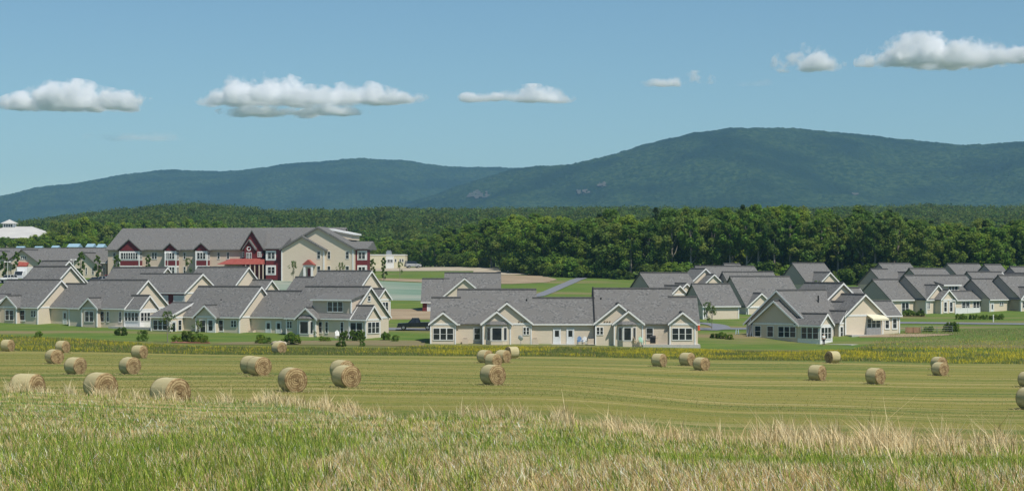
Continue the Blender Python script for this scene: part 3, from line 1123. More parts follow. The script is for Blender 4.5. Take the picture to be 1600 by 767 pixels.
# right hand rear cottages
back_house('rear cottage with a shaded left gable, above the right end of the square-on duplex', -30, 372, 999, 1072, 426, 4.6,
           cross=((1072, 2.2, 1.5), (1061, 1.7, 3.2)))
back_house('cottage with twin lit gables side by side against the forest, right of centre', -24, 392, 1085, 1176, 415.5, 5.2, cross=((1101.6, 4.6, .2), (1115, 3.2, 3)))
h7 = back_house('cottage with a plain sunlit garage wall left of the house with the ladder', -20, 335, 1080, 1137, 443.3, 4.2)
h7.window(('f', -4.2), h7.U(1100, -4.2), h7.U(1104.5, -4.2), .9, 2.5, 2)
back_house('big roofed cottage with one small lit gable, right behind the ladder house', -20, 352, 1140, 1231, 431.6, 6.2, cross=((1189, 2.6, .3),))
back_house('low rear cottage roof with a plain ridge in front of the forest trunks', -20, 385, 1128, 1206, 424.6, 4.4)
back_house('farthest small cottage roof at the foot of the forest, right of the twin gables', -24, 418, 1130, 1154, 411.7, 3.8, more=((1128, 1178, 417.5, 3, -1),))
h8 = back_house('cottage with a wide lit gable and dark left gable against the forest edge', -30, 402, 1237, 1286, 410.7, 5.2, cross=((1296, 2.9, 2.2),))
h9 = back_house('cottage with a shaded left gable and two small windows against the forest', -36, 398, 1372, 1420, 411, 4.8, cross=((1420, 2.6, .4),), more=((1361, 1385, 420, 3.6, -4),))
h9.window(('l', h9.U(1361, -4)), -5.2, -4.2, .8, 2.2)
h9.window(('l', h9.U(1361, -4)), -3.4, -2.4, .8, 2.2)
back_house('long grey cottage roof behind the right hand row cottage', -36, 378, 1420, 1474, 419, 5.2, cross=((1474, 2.2, .4),))
back_house('cottage with a small lit gable at the forest edge, second from the right', -36, 402, 1479, 1528, 412, 5.0, cross=((1530, 2.2, .3),))
back_house('cottage with a pointed lit gable at the forest edge, behind the right hand fence', -36, 398, 1537, 1562, 413, 4.6, cross=((1564, 2.7, .4),))
back_house('cottage whose lit gable is cut by the right edge of the view', -36, 396, 1577, 1604, 416.5, 4.6, cross=((1602, 3, .4),))
back_house('steep grey cottage roof seen over the white fenced patio', -36, 372, 1510, 1562, 424.5, 4.8)


# ---- the big two storey building
def big_building():
    h = House('community_building', 'large two storey beige and barn red building with long grey roof', 168.5, 430, 10, y=433.5, cat='building')
    q = h.U
    ev = 6.3
    L1 = q(442, 0)
    top = 4.7
    half = 9.8
    # long main mass
    w = MB()
    w.extrude([(0, -2), (2 * half, -2), (2 * half, ev), (half, ev + top), (0, ev)], 0, L1 + 11.5, 'u')
    h.P(w, 'wall', M['siding2'])
    rf = MB()
    pt = top / half
    rf.extrude([(-.6, ev - .6 * pt + .03), (half, ev + top + .03), (2 * half + .6, ev - .6 * pt + .03), (2 * half + .6, ev - .6 * pt + .28),
                (half, ev + top + .28), (-.6, ev - .6 * pt + .28)], -.4, L1 + 11.9, 'u')
    h.P(rf, 'roof', M['roof'])
    # windows between the bays
    up0, up1, lo0, lo1 = 4.15, 5.55, .95, 2.4
    for a, b, n in ((177, 180.5, 1), (237.5, 245, 2), (287, 290, 1), (340, 343.2, 1), (354.8, 358, 1)):
        h.window(('f', 0), q(a, 0), q(b, 0), up0, up1, n)
        h.window(('f', 0), q(a, 0), q(b, 0), lo0, lo1, n)

    def redbay(p0, p1, p2, n, gab=True):
        D = 1.9
        u0, u1 = q(p0, -D), q(p1, -D)
        w = MB()
        w.box(u0, u1, -D, .3, -.5, ev - .35)
        b = h.P(w, 'bay', M['red'])
        for z in (up0, lo0):
            f = MB()
            f.box(u0 - .02, u1 + .02, -D - .04, -D - .003, z - .35, z + 1.7)
            h.P(f, 'panelling', M['white'])
            f = MB()
            f.box(u1 + .003, u1 + .04, -D, -.1, z - .35, z + 1.7)
            h.P(f, 'panelling', M['white'])
            h.window(('f', -D - .04), u0 + .35, u1 - .35, z, z + 1.35, n, fr=.05)
            h.window(('r', u1 + .04), -D + .3, -.4, z, z + 1.35, 2, fr=.05)
        for uu in (u0, u1):
            c = MB()
            c.box(uu - .1, uu + .1, -D - .1, -D + .06, -.5, ev - .36)
            h.P(c, 'corner_board', M['white'])
        r = MB()
        e = .35
        z = ev - .33
        if gab:
            hw = (u1 - u0) / 2 + e
            um = (u0 + u1) / 2
            tp = z + hw * .85
            r.extrude([(um - hw, z), (um + hw, z), (um, tp)], -D - .1, 3.5, 'v')
            h.P(r, 'red_gable', M['red'])
            r = MB()
            r.extrude([(um - hw - .2, z - .02), (um, tp + .14), (um + hw + .2, z - .02), (um + hw + .2, z + .22), (um, tp + .42), (um - hw - .2, z + .22)], -D - .5, 4.2, 'v')
            h.P(r, 'gable_roof', M['roof'])
        else:
            r.box(u0 - e, u1 + e, -D - e, .2, z, z + .22)
            h.P(r, 'bay_roof', M['roof'])
    redbay(187, 217.5, 229, 7)
    redbay(258, 275, 282, 3)
    redbay(306, 323.5, 331, 3)
    # tall entrance gable
    D = 2.6
    u0, u1 = q(378.5, -D), q(410, -D)
    um = (u0 + u1) / 2
    w = MB()
    w.extrude([(u0, -.5), (u1, -.5), (u1, ev + .3), (um, ev + 3.9), (u0, ev + .3)], -D, 8, 'v')
    h.P(w, 'entrance_gable', M['red'])
    r = MB()
    k = 3.6 / (um - u0)
    r.extrude([(u0 - .4, ev + .3 - .4 * k + .03), (um, ev + 3.93), (u1 + .4, ev + .3 - .4 * k + .03), (u1 + .4, ev + .3 - .4 * k + .35), (um, ev + 4.25), (u0 - .4, ev + .3 - .4 * k + .35)], -D - .45, 8.3, 'v')
    h.P(r, 'gable_roof', M['roof'])
    ua, ub = q(382, -D - .8), q(397, -D - .8)
    uc = (ua + ub) / 2
    w = MB()
    w.extrude([(ua, 3.2), (ub, 3.2), (ub, ev + .1), (uc, ev + 1.7), (ua, ev + .1)], -D - .8, -D + .1, 'v')
    h.P(w, 'entrance_gable', M['red'])
    r = MB()
    r.extrude([(ua - .4, ev - .3), (uc, ev + 1.75), (ub + .4, ev - .3), (ub + .4, ev + .05), (uc, ev + 2.1), (ua - .4, ev + .05)], -D - 1.2, -D + .2, 'v')
    h.P(r, 'gable_roof', M['roof'])
    h.window(('f', -D - .8), q(387, -D), q(394.5, -D), 3.7, 5.4, 3)
    oc = MB()
    cu = (q(387, -D) + q(394.5, -D)) / 2
    for j in range(16):
        a = 2 * pi * j / 16
        b = 2 * pi * (j + 1) / 16
        for rr0, rr1, mi in ((.32, .5, 0),):
            y0, y1 = -D - .86, -D - .803
            P = []
            for yy in (y0, y1):
                P += [(cu + rr0 * cos(a), yy, 6.35 + rr0 * sin(a)), (cu + rr1 * cos(a), yy, 6.35 + rr1 * sin(a)),
                      (cu + rr1 * cos(b), yy, 6.35 + rr1 * sin(b)), (cu + rr0 * cos(b), yy, 6.35 + rr0 * sin(b))]
            oc.add(P, [(0, 1, 2, 3), (4, 7, 6, 5), (0, 4, 5, 1), (1, 5, 6, 2), (2, 6, 7, 3), (3, 7, 4, 0)])
    h.P(oc, 'round_window', M['white'])
    h.window(('f', -D), q(403, -D), q(408.5, -D), 4.6, 5.6, 3)
    h.window(('f', -D), q(379.3, -D), q(381.2, -D), 4.6, 5.6, 1)
    # red porch roof
    r = MB()
    pa, pb = q(341, -D - 2), q(413, -D - 2)
    z = 2.9
    r.add([(pa, -D - 3.2, z), (pb, -D - 3.2, z), (pb, -.01, z), (pa, -.01, z), (pa + 2.5, -D - .9, z + 1.25), (pb - .2, -D - .9, z + 1.25), (pb - .2, -.01, z + 1.25), (pa + 2.5, -.01, z + 1.25)],
          [(0, 3, 2, 1), (0, 1, 5, 4), (1, 2, 6, 5), (2, 3, 7, 6), (3, 0, 4, 7), (4, 5, 6, 7)])
    h.P(r, 'porch_roof', M['redroof'])
    for px in (384, 391, 398, 405, 411):
        c = MB()
        uu = q(px, -D - 3)
        c.box(uu - .1, uu + .1, -D - 3.1, -D - 2.9, -.5, z - .003)
        h.P(c, 'porch_post', M['siding2'])
    # red and white corner bay left of the beige wing
    D = 4.2
    u0, u1 = q(415.5, -D), q(438.5, -D)
    w = MB()
    w.box(u0, u1, -D, 2, -.5, ev - .1)
    h.P(w, 'bay', M['red'])
    for z in (up0, lo0):
        f = MB()
        f.box(u0 - .02, u0 + 2.3, -D - .05, -D - .003, z - .4, z + 1.75)
        h.P(f, 'panelling', M['white'])
        h.window(('f', -D - .05), u0 + .5, u0 + 2.0, z, z + 1.35, 2, fr=.05)
    r = MB()
    r.extrude([(-D - .5, ev - .1), (3, ev - .1), (3, ev + 2.6), (-D - .5, ev + .12)], u0 - .3, u1 + .2, 'u')
    h.P(r, 'bay_roof', M['roof'])
    # beige gabled wings
    D = 5
    pitchw = .56

    def wing(p0, pm, p1, D, ztop, back, side=1):
        a, m_, b = q(p0, -D), q(pm, -D), q(p1, -D)
        w = MB()
        el = ztop - (m_ - a) * pitchw
        er = ztop - (b - m_) * pitchw
        w.extrude([(a, -1), (b, -1), (b, er), (m_, ztop), (a, el)], -D, back, 'v')
        h.P(w, 'wing_wall', M['siding'])  # lighter siding than the main wall, its fuller sun put into the colour
        r = MB()
        o = .5
        r.extrude([(a - o, el - o * pitchw + .03), (m_, ztop + .03), (b + o, er - o * pitchw + .03), (b + o, er - o * pitchw + .45), (m_, ztop + .45), (a - o, el - o * pitchw + .45)], -D - .5, back + .3, 'v')
        h.P(r, 'wing_roof', M['roof'])
        for uu in (a, b):
            c = MB()
            c.box(uu - .13, uu + .13, -D - .12, -D + .1, -.8, min(el, er) - .1)
            h.P(c, 'corner_board', M['white'])
    wing(440.5, 472, 506, D, 8.7, 3)
    D2 = 3.6
    wing(470, 497, 551.5, D2, 10.7, 11)
    for px0, px1, z, DD in ((495.8, 500.2, up0, D), (512, 516, up0, D2), (540.5, 545, up0, D2), (495.8, 500.2, lo0, D), (512, 516, lo0, D2), (540.5, 545, lo0, D2)):
        h.window(('f', -DD), q(px0, -DD), q(px1, -DD), z, z + 1.5, 1)
    # entrance of the wing
    ea, eb = q(477, -D), q(492, -D)
    p = MB()
    p.extrude([(ea - .3, 2.75), (eb + .3, 2.75), ((ea + eb) / 2, 3.9)], -D - 1.8, -D - .01, 'v')
    h.P(p, 'porch_gable', M['redroof'])
    p = MB()
    p.box(ea, eb, -D - 1.6, -D - .01, 2.35, 2.745)
    h.P(p, 'porch_beam', M['white'])
    for uu in (ea + .25, eb - .25):
        c = MB()
        c.box(uu - .22, uu + .22, -D - 1.6, -D - 1.2, -.8, 2.345)
        h.P(c, 'porch_post', M['white'])
    h.door(('f', -D), (ea + eb) / 2 - .6, (ea + eb) / 2 + .6, 2.1, 0, m='red')
    # right end red bay, set back
    D3 = 1.5
    u0, u1 = q(553.5, -D3), q(573.5, -D3)
    w = MB()
    w.box(u0 - .5, u1, -D3, 1.2, -1.5, ev - .2)
    h.P(w, 'bay', M['red'])
    for z in (up0, lo0):
        f = MB()
        f.box(u0 + .7, u1 + .02, -D3 - .05, -D3 - .003, z - .35, z + 1.75)
        h.P(f, 'panelling', M['white'])
        h.window(('f', -D3 - .05), u0 + 1.0, u1 - .45, z, z + 1.35, 2, fr=.05)
    r = MB()
    r.extrude([(-D3 - .5, ev - .2), (6, ev - .2), (6, ev + .1), (3, ev + 1.7), (-D3 - .5, ev + .05)], u0 - .6, u1 + .3, 'u')
    h.P(r, 'bay_roof', M['roof'])
    # raised white edged roof behind the gable
    r = MB()
    sa, sb = q(505, 4), q(551, 4)
    r.add([(sa, 3.2, ev + 3), (sb, 3.2, ev + 2), (sb, 10, ev + 2), (sa, 10, ev + 3), (sa, 3.2, ev + 4.55), (sb, 3.2, ev + 3.1), (sb, 10, ev + 3.1), (sa, 10, ev + 4.55)],
          [(0, 3, 2, 1), (4, 5, 6, 7), (0, 1, 5, 4), (1, 2, 6, 5), (2, 3, 7, 6), (3, 0, 4, 7)])
    h.P(r, 'clerestory', M['siding'])
    r = MB()
    r.add([(sa - .3, 2.9, ev + 4.56), (sb + .4, 2.9, ev + 3.11), (sb + .4, 10.2, ev + 3.11), (sa - .3, 10.2, ev + 4.56), (sa - .3, 2.9, ev + 4.9), (sb + .4, 2.9, ev + 3.45), (sb + .4, 10.2, ev + 3.45), (sa - .3, 10.2, ev + 4.9)],
          [(0, 3, 2, 1), (4, 5, 6, 7), (0, 1, 5, 4), (1, 2, 6, 5), (2, 3, 7, 6), (3, 0, 4, 7)])
    h.P(r, 'fascia', M['white'])
    return h


hBig = big_building()


def left_building():
    h = House('long_building', 'long low beige building with front gables and a red awning at the far left', 10, 436, 8, y=434, cat='building')
    q = h.U
    v = 3.5
    h.block(q(-60, v), q(166, v), v, v + 13, h=3.6, pitch=.48, oh=.5, corners=(0, 0, 0, 0), base=-2)
    for c, hw, dv, pt in ((35, 4.4, 0, .72), (131.6, 2.75, .5, .9), (-8, 4, 0, .72)):
        u = q(c, dv)
        h.block(u - hw, u + hw, dv, v + 6, axis='v', ends=(0, 0), h=3.1, pitch=pt, oh=.5, ro=.6, gutters=False, corners=(0, 0, 0, 0), base=-2)
    h.window(('f', 0), q(32.5, 0), q(41, 0), 4.25, 4.85, 3)
    h.window(('f', .5), q(129.7, .5), q(132.3, .5), 4.0, 4.9, 1)
    for a, b in ((134, 136), (144, 146.5)):
        h.window(('f', .5), q(a, .5), q(b, .5), .8, 2.3)
    h.window(('f', v), q(158, v), q(163.5, v), .8, 2.3, 3)
    t = MB()
    a, b = q(29.5, 0), q(45, 0)
    t.add([(a, -.01, 3.7), (b, -.01, 3.5), (b, -1.3, 2.7), (a, -1.3, 2.8), (a, -.01, 3.4), (b, -.01, 3.2), (b, -1.3, 2.5), (a, -1.3, 2.55)],
          [(0, 1, 2, 3), (4, 7, 6, 5), (3, 2, 6, 7), (0, 3, 7, 4), (1, 5, 6, 2), (0, 4, 5, 1)])
    h.P(t, 'awning', M['redroof'])
    h.door(('f', 0), q(30, 0), q(42, 0), h=2.5, glazed=.6)
    return h


left_building()


# low white and yellow service building behind, with roof unit
def service_building():
    h = House('service_building', 'flat roofed pale yellow service building with a white panel, beside the parked van', 575, 560, 0, y=417.5, cat='building')
    q = h.U
    pale = mat('pale_yellow_wall', (0.60, 0.55, 0.38), .8, (0.66, 0.61, 0.44), 1)
    w = MB()
    w.box(q(575), q(633), 0, 12, -2, 3.5)
    h.P(w, 'wall', pale)
    w = MB()
    w.box(q(574.5), q(633.5), -.1, 12.1, 3.503, 3.75)
    h.P(w, 'parapet', M['white'])
    w = MB()
    w.box(q(603), q(615.5), -.08, -.003, -.5, 3.3)
    h.P(w, 'panelling', M['white'])
    h.window(('f', -.08), q(605.5), q(613.5), 1.5, 2.2, 2)
    for a in (617, 624.3, 628.3):
        h.window(('f', 0), q(a), q(a + 2.2), 1.6, 2.4, 1)
    w = MB()
    w.box(q(602), q(610), 4, 7, 3.753, 4.7)
    w.box(q(603), q(609), 4.4, 6.6, 4.7, 5.0)
    h.P(w, 'rooftop_unit', M['metal'])


service_building()


def cupola_building():
    roofw = mat('pale_grey_roof', (0.48, 0.47, 0.45), .8, (0.54, 0.53, 0.5), .2)
    h = House('hall', 'pale roofed hall with a small cupola rising over the trees at the far left', 15, 760, 0, z=12, cat='building')
    q = h.U
    ztop = h.Z(352, 0, 0)
    a, b = q(-60), q(70)
    zb = h.Z(372, 0, 0)
    w = MB()
    w.box(a + .5, b - .5, .5, 39.5, -2, zb)
    h.P(w, 'wall', M['siding'])
    w = MB()
    w.add([(a - 1, -1, zb), (b + 1, -1, zb), (b + 1, 41, zb), (a - 1, 41, zb), (a + 13, 20, ztop), (b - 10, 20, ztop)],
          [(3, 2, 1, 0), (0, 1, 5, 4), (1, 2, 5), (2, 3, 4, 5), (3, 0, 4)])
    h.P(w, 'roof', roofw)
    c = q(15, 20)
    w = MB()
    w.box(c - 2.2, c + 2.2, 17.8, 22.2, ztop - 3, ztop + 1.2)
    h.P(w, 'cupola', M['white'])
    for k in range(4):
        h.window(('f', 17.8), c - 1.8 + k * .95, c - 1.1 + k * .95, ztop - .3, ztop + .9)
    w = MB()
    w.add([(c - 3, 17, ztop + 1.203), (c + 3, 17, ztop + 1.203), (c + 3, 23, ztop + 1.203), (c - 3, 23, ztop + 1.203), (c, 20, ztop + 2.9)],
          [(3, 2, 1, 0), (0, 1, 4), (1, 2, 4), (2, 3, 4), (3, 0, 4)])
    h.P(w, 'cupola_roof', roofw)
    # second pavilion
    a, b = q(52, 25), q(86, 25)
    w = MB()
    w.add([(a, 20, zb - 1), (b, 20, zb - 1), (b, 36, zb - 1), (a, 36, zb - 1), (a + 4, 28, zb + 1.8), (b - 4, 28, zb + 1.8)],
          [(3, 2, 1, 0), (0, 1, 5, 4), (1, 2, 5), (2, 3, 4, 5), (3, 0, 4)])
    h.P(w, 'side_roof', roofw)
    w = MB()
    w.box(a + .5, b - .5, 20.5, 35.5, -2, zb - 1.01)
    h.P(w, 'wall', M['siding'])


cupola_building()
bluem = mat('pale_blue_sheet_roof', (0.24, 0.38, 0.46), .6, (0.30, 0.45, 0.54), .4)
for i, (p0, p1, y) in enumerate(((24, 34, 384.5), (53, 62, 384.5), (80, 88, 383.5), (106, 121, 380.5), (135, 144, 380.5), (152, 160, 381))):
    lab = ['leftmost', 'second', 'third', 'fourth and widest', 'fifth', 'rightmost'][i]
    h = House('greenhouse', 'shed with pale blue roof under the trees, %s of the six' % lab, p0, 600, 0, z=11.0, cat='greenhouse', group='blue roofed sheds under the trees')
    b = h.U(p1)
    zt = h.Z(y, 0, 0)
    w = MB()
    w.box(0, b, 0, 6, -2, zt - 1.1)
    h.P(w, 'wall', M['white'])
    w = MB()
    w.extrude([(-.4, zt - 1.097), (6.4, zt - 1.097), (3, zt)], -.3, b + .3, 'u')
    h.P(w, 'roof', bluem)

#@@PATCHES
# ------------------------------------------------------------------ roads, dirt, slopes
patch('hydroseeded_slope', [(372, 585, 690), (395, 590, 690), (415, 590, 690), (432, 585, 690)], M['hydro'])
patch('hydroseeded_bank', [(385, 400, 500), (410, 400, 490), (428, 405, 480)], M['hydro'])
patch('bare_bank', [(436, 600, 760), (442, 590, 780), (450, 600, 780)], M['dirt'])
patch('dirt_slope', [(322, 585, 700), (335, 590, 700), (350, 600, 690)], M['dirt'], off=.05)
patch('dirt_spoil', [(438, 745, 800), (446, 745, 850), (462, 740, 872), (486, 745, 850), (492, 745, 800)], M['dirt'])
patch('gravel_spoil', [(494, 740, 945), (502, 740, 930), (520, 740, 885), (545, 745, 835), (556, 750, 800)], M['gravel'])
patch('graded_dirt', [(350, 830, 930), (356, 830, 930), (364, 835, 925)], M['dirt'])
patch('gravel_yard', [(520, 560, 790), (545, 560, 800), (575, 590, 760)], M['gravel'])
patch('worn_soil', [(285, 1345, 1440), (287, 1340, 1480), (289.5, 1385, 1490)], M['dirt'], off=.05)
patch('garden_soil', [(262, 330, 660), (268, 370, 665), (274, 560, 665)], mat('garden_soil', (0.22, 0.16, 0.09), .95, (0.15, 0.17, 0.06), .5, (.4, 1, 1), world=True, hi=.75), off=.05)
ribbon('curved_path', [(800, 385), (838, 388), (858, 405), (880, 432), (902, 466), (925, 500)], 2.6, M['asphalt'])
ribbon('village_road', [(560, 300), (700, 297), (860, 300), (1080, 303), (1180, 305), (1300, 318), (1400, 322), (1500, 320), (1620, 318)], 5, M['asphalt'])
ribbon('driveway', [(1085, 322), (1120, 316), (1130, 305), (1100, 298)], 3, M['asphalt'])
ribbon('parking_lane', [(-60, 415), (60, 416), (160, 414), (330, 418)], 7, M['asphalt'])

#@@OBJECTS
# ------------------------------------------------------------------ hay bales
wrap_m = mat('net_wrapped_hay', (0.40, 0.36, 0.19), .9, (0.54, 0.48, 0.28), 5, (1, .35, 1), bump=.02, bscale=9, c3=(0.43, 0.37, 0.20), scale3=1.2)


def hay_end_material():
    m = mat('rolled_hay_end', (0.38, 0.27, 0.135), .95, (0.50, 0.38, 0.20), 9, bump=.04, bscale=16, c3=(0.22, 0.145, 0.07), scale3=4)
    n, l = m.node_tree.nodes, m.node_tree.links
    tc = n.new('ShaderNodeTexCoord')
    sp = n.new('ShaderNodeSeparateXYZ')
    l.new(tc.outputs['Object'], sp.inputs[0])

    def mth(op, a, b=None):
        q = n.new('ShaderNodeMath')
        q.operation = op
        for i, x in enumerate((a, b)):
            if x is None: continue
            if isinstance(x, (int, float)): q.inputs[i].default_value = x
            else: l.new(x, q.inputs[i])
        return q.outputs[0]
    zc = mth('SUBTRACT', sp.outputs[2], .75)
    r = mth('SQRT', mth('ADD', mth('MULTIPLY', sp.outputs[0], sp.outputs[0]), mth('MULTIPLY', zc, zc)))
    ang = mth('ARCTAN2', zc, sp.outputs[0])
    tx = n.new('ShaderNodeTexNoise')
    tx.inputs['Scale'].default_value = 3
    l.new(tc.outputs['Object'], tx.inputs['Vector'])
    ph = mth('ADD', mth('MULTIPLY', r, 44), mth('MULTIPLY', tx.outputs[0], 4))
    w = mth('SINE', mth('ADD', ph, ang))
    bs = n['Principled BSDF']
    src = bs.inputs['Base Color'].links[0].from_socket
    mx = n.new('ShaderNodeMix')
    mx.data_type = 'RGBA'
    mr = n.new('ShaderNodeMapRange')
    mr.inputs[1].default_value = -.2
    mr.inputs[2].default_value = 1.0
    mr.inputs[4].default_value = .8
    l.new(w, mr.inputs[0])
    l.new(mr.outputs[0], mx.inputs[0])
    l.new(src, mx.inputs[6])
    mx.inputs[7].default_value = (0.17, 0.105, 0.045, 1)
    l.new(mx.outputs[2], bs.inputs['Base Color'])
    return m


end_m = hay_end_material()


def bale_mesh(seed):
    r = np.random.default_rng(seed)
    R, L, K = .75, 1.22, 56
    rad = R * (1 + .022 * np.sin(np.arange(K) * 2 * pi / K * 2 + r.random() * 6) + r.normal(0, .004, K))
    body = MB()
    rings = [.0, .12, .22, .32, .42, .52, .62, .70, .735, .75]
    for side in (-1, 1):
        n0 = len(body.v)
        for ri, rr in enumerate(rings):
            for j in range(K):
                a = 2 * pi * j / K
                q = rr / R * rad[j]
                bulge = .05 * (1 - (rr / R) ** 2) + .018 * sin(rr * 60 + a) + r.normal(0, .006)
                if rr > .73: bulge -= .05 if rr > .74 else .02
                body.v.append((cos(a) * q, side * (L / 2 + bulge), R + sin(a) * q))
        for ri in range(len(rings) - 1):
            for j in range(K):
                a, b = n0 + ri * K + j, n0 + ri * K + (j + 1) % K
                body.f.append((a, b, b + K, a + K))
                body.mi.append(0)
    wr = MB()
    NL = 9
    for i in range(NL):
        t = i / (NL - 1)
        y = -L / 2 + L * t
        for j in range(K):
            a = 2 * pi * j / K
            q = rad[j] * (1.004 + .006 * sin(t * 24 + j * .2)) + (-.03 if i in (0, NL - 1) else 0)
            zz = R + sin(a) * q
            wr.v.append((cos(a) * q, y, max(zz, .015)))
    for i in range(NL - 1):
        for j in range(K):
            a, b = i * K + j, i * K + (j + 1) % K
            wr.f.append((a, b, b + K, a + K))
            wr.mi.append(0)
    m1, m2 = body.mesh('hay_bale', end_m), wr.mesh('net_wrap', wrap_m)
    m1.shade_smooth()
    m2.shade_smooth()
    return m1, m2


bmeshes = [bale_mesh(s) for s in range(4)]
# px, base row or None, depth or None, azimuth of the visible end (deg right of the camera), description
bales = [
    (12, 549, None, 52, 'round hay bale at the left edge of the field near the meadow'),
    (98, 551.5, None, 48, 'round hay bale half hidden behind another, third from the far left'),
    (85, 568.5, None, 30, 'round hay bale in front of a half hidden one, under the far left cottages'),
    (118, 585, None, 42, 'round hay bale with its end turned right, above the crest bales'),
    (43, None, 95, 55, 'big near hay bale behind the grass crest, leftmost of three there'),
    (157, None, 101, 34, 'big near hay bale behind the grass crest, middle of three there'),
    (266, None, 92, 38, 'big near hay bale mostly hidden by the crest, rightmost of three there'),
    (203, 585, None, 33, 'round hay bale standing alone between the crest bales, nearer of a pair'),
    (218, 560, None, 50, 'small distant hay bale above the lone one on the left side'),
    (393, 584, None, 40, 'hay bale hidden behind the left side of its touching neighbour, left of centre'),
    (405, 587.5, None, 34, 'hay bale touching another behind it, left of centre'),
    (436, 553, None, 40, 'small far hay bale by the meadow edge beneath the dormer duplex'),
    (457, 613, None, 22, 'large hay bale with its round end nearly face on, left of centre'),
    (535, 593, None, 36, 'hay bale peeking out above and behind the large one left of centre'),
    (541, 606, None, 33, 'large hay bale hiding part of another, its spiral end facing right'),
    (758, 567, None, 45, 'leftmost small hay bale of the cluster of five in the centre'),
    (771, 575, None, 46, 'hay bale directly behind the front one of the central cluster'),
    (770, 602, None, 36, 'front and largest hay bale of the central cluster'),
    (786, 567, None, 50, 'hay bale fourth back in the central cluster, with a brown end'),
    (800, 560, None, -58, 'rearmost hay bale of the central cluster, near the meadow'),
    (1030, 573, None, 56, 'hay bale alone to the right of centre below the patio chairs'),
    (1074, 571.5, None, 52, 'hay bale behind its neighbour, right of centre'),
    (1096, 579, None, 45, 'hay bale in front of a pair, right of centre'),
    (1301, 567.3, None, -48, 'hay bale at the meadow edge showing its rolled end on the left'),
    (1277, 594.7, None, 58, 'hay bale on the right side of the field, left of another of equal size'),
    (1368, 600.5, None, 52, 'hay bale alone on the right with its brown end to the right'),
    (1467, 577, None, 40, 'rear hay bale of the overlapping pair at the right'),
    (1469, 587, None, 45, 'front hay bale of the overlapping pair at the right'),
    (1606, 605, None, 45, 'farther hay bale cut by the right edge of the view'),
    (1610, 640, None, 40, 'nearer hay bale cut by the right edge of the view'),
]
for i, (px, y, d, az, lab) in enumerate(bales):
    d0 = crest_d(px) + 12
    if d is None: d = ground_at(px, y, d0, 262) + .5
    X = XP(px, d)
    m1, m2 = bmeshes[i % 4]
    o = link_mesh('hay_bale', m1)
    # visible end (-y axis of the mesh) points to the right of the camera by az
    o.rotation_euler = (0, 0, radians(az) - math.atan2(X, d))
    o.location = (X, d, tz(X, d) - .03)
    s = random.uniform(.97, 1.05)
    o.scale = (s, s * random.uniform(.95, 1.08), s)
    tag(o, lab, 'hay bale', 'round hay bales scattered over the mown field')
    c = link_mesh('net_wrap', m2, o)


# ------------------------------------------------------------------ trees
def leaf_cloud(r, centers, radii, n_per, size, cols, flat=.85):
    """triangles scattered in shells round each centre; returns verts, colours"""
    C = np.repeat(centers, n_per, 0)
    Rr = np.repeat(radii, n_per)[:, None]
    n = len(C)
    dv = r.normal(size=(n, 3))
    dv /= np.linalg.norm(dv, axis=1)[:, None]
    rad = r.uniform(.55, 1.08, (n, 1))
    P = C + dv * Rr * rad * np.array([1, 1, flat])
    nrm = dv + r.normal(0, .55, (n, 3))
    nrm[:, 2] += .35
    nrm /= np.linalg.norm(nrm, axis=1)[:, None]
    a = np.cross(nrm, r.normal(size=(n, 3)))
    a /= np.linalg.norm(a, axis=1)[:, None] + 1e-9
    b = np.cross(nrm, a)
    s = (size * r.uniform(.6, 1.35, n))[:, None]
    V = np.stack([P + a * s, P - a * s * .6 + b * s * .8, P - a * s * .5 - b * s * .85], 1).reshape(-1, 3)
    cc = np.repeat(cols, n_per, 0) * r.uniform(.75, 1.3, (n, 1))
    return V, cc


def broadleaf(seed, H, R, cb, base_col, ncl=80, n_per=75, size=.27, dark=(0.02, 0.035, 0.01)):
    r = np.random.default_rng(seed)
    cen, rad = [], []
    for k in range(ncl):
        t = r.random() ** .8
        z = cb + (H - cb) * (.06 + .9 * t)
        prof = np.sqrt(max(0.05, 1 - ((t - .42) / .62) ** 2))
        an = r.random() * 2 * pi
        q = R * prof * r.uniform(.35, .95)
        cen.append((cos(an) * q, sin(an) * q, z))
        rad.append(r.uniform(.16, .30) * R * (1.15 - .4 * t))
    cen, rad = np.array(cen), np.array(rad)
    cols = np.array(base_col)[None] * r.uniform(.8, 1.22, (ncl, 1)) * np.array([1, 1, 1])[None]
    cols[:, 0] *= r.uniform(.75, 1.05, ncl)
    V, C = leaf_cloud(r, cen, rad, n_per, size, cols, 1.25)
    me = tri_mesh('crown', V, C, M['leaf'])
    t = MB()
    lean = r.uniform(-.3, .3, 2)
    n = 5
    pts = [(lean[0] * (k / n) ** 2, lean[1] * (k / n) ** 2, -.6 + (H * .8 + .6) * k / n) for k in range(n + 1)]
    r0 = .02 * H
    t.tube(pts, [r0 * (1 - .8 * k / n) for k in range(n + 1)], 7)
    for k in range(6):
        c = cen[k * 3 % ncl]
        zz = max(cb * .7, c[2] - R * .6)
        t.tube([(0, 0, zz * .8), (c[0] * .5, c[1] * .5, zz), tuple(c)], [r0 * .4, r0 * .28, r0 * .1], 5)
    return t.mesh('trunk', M['bark']), me


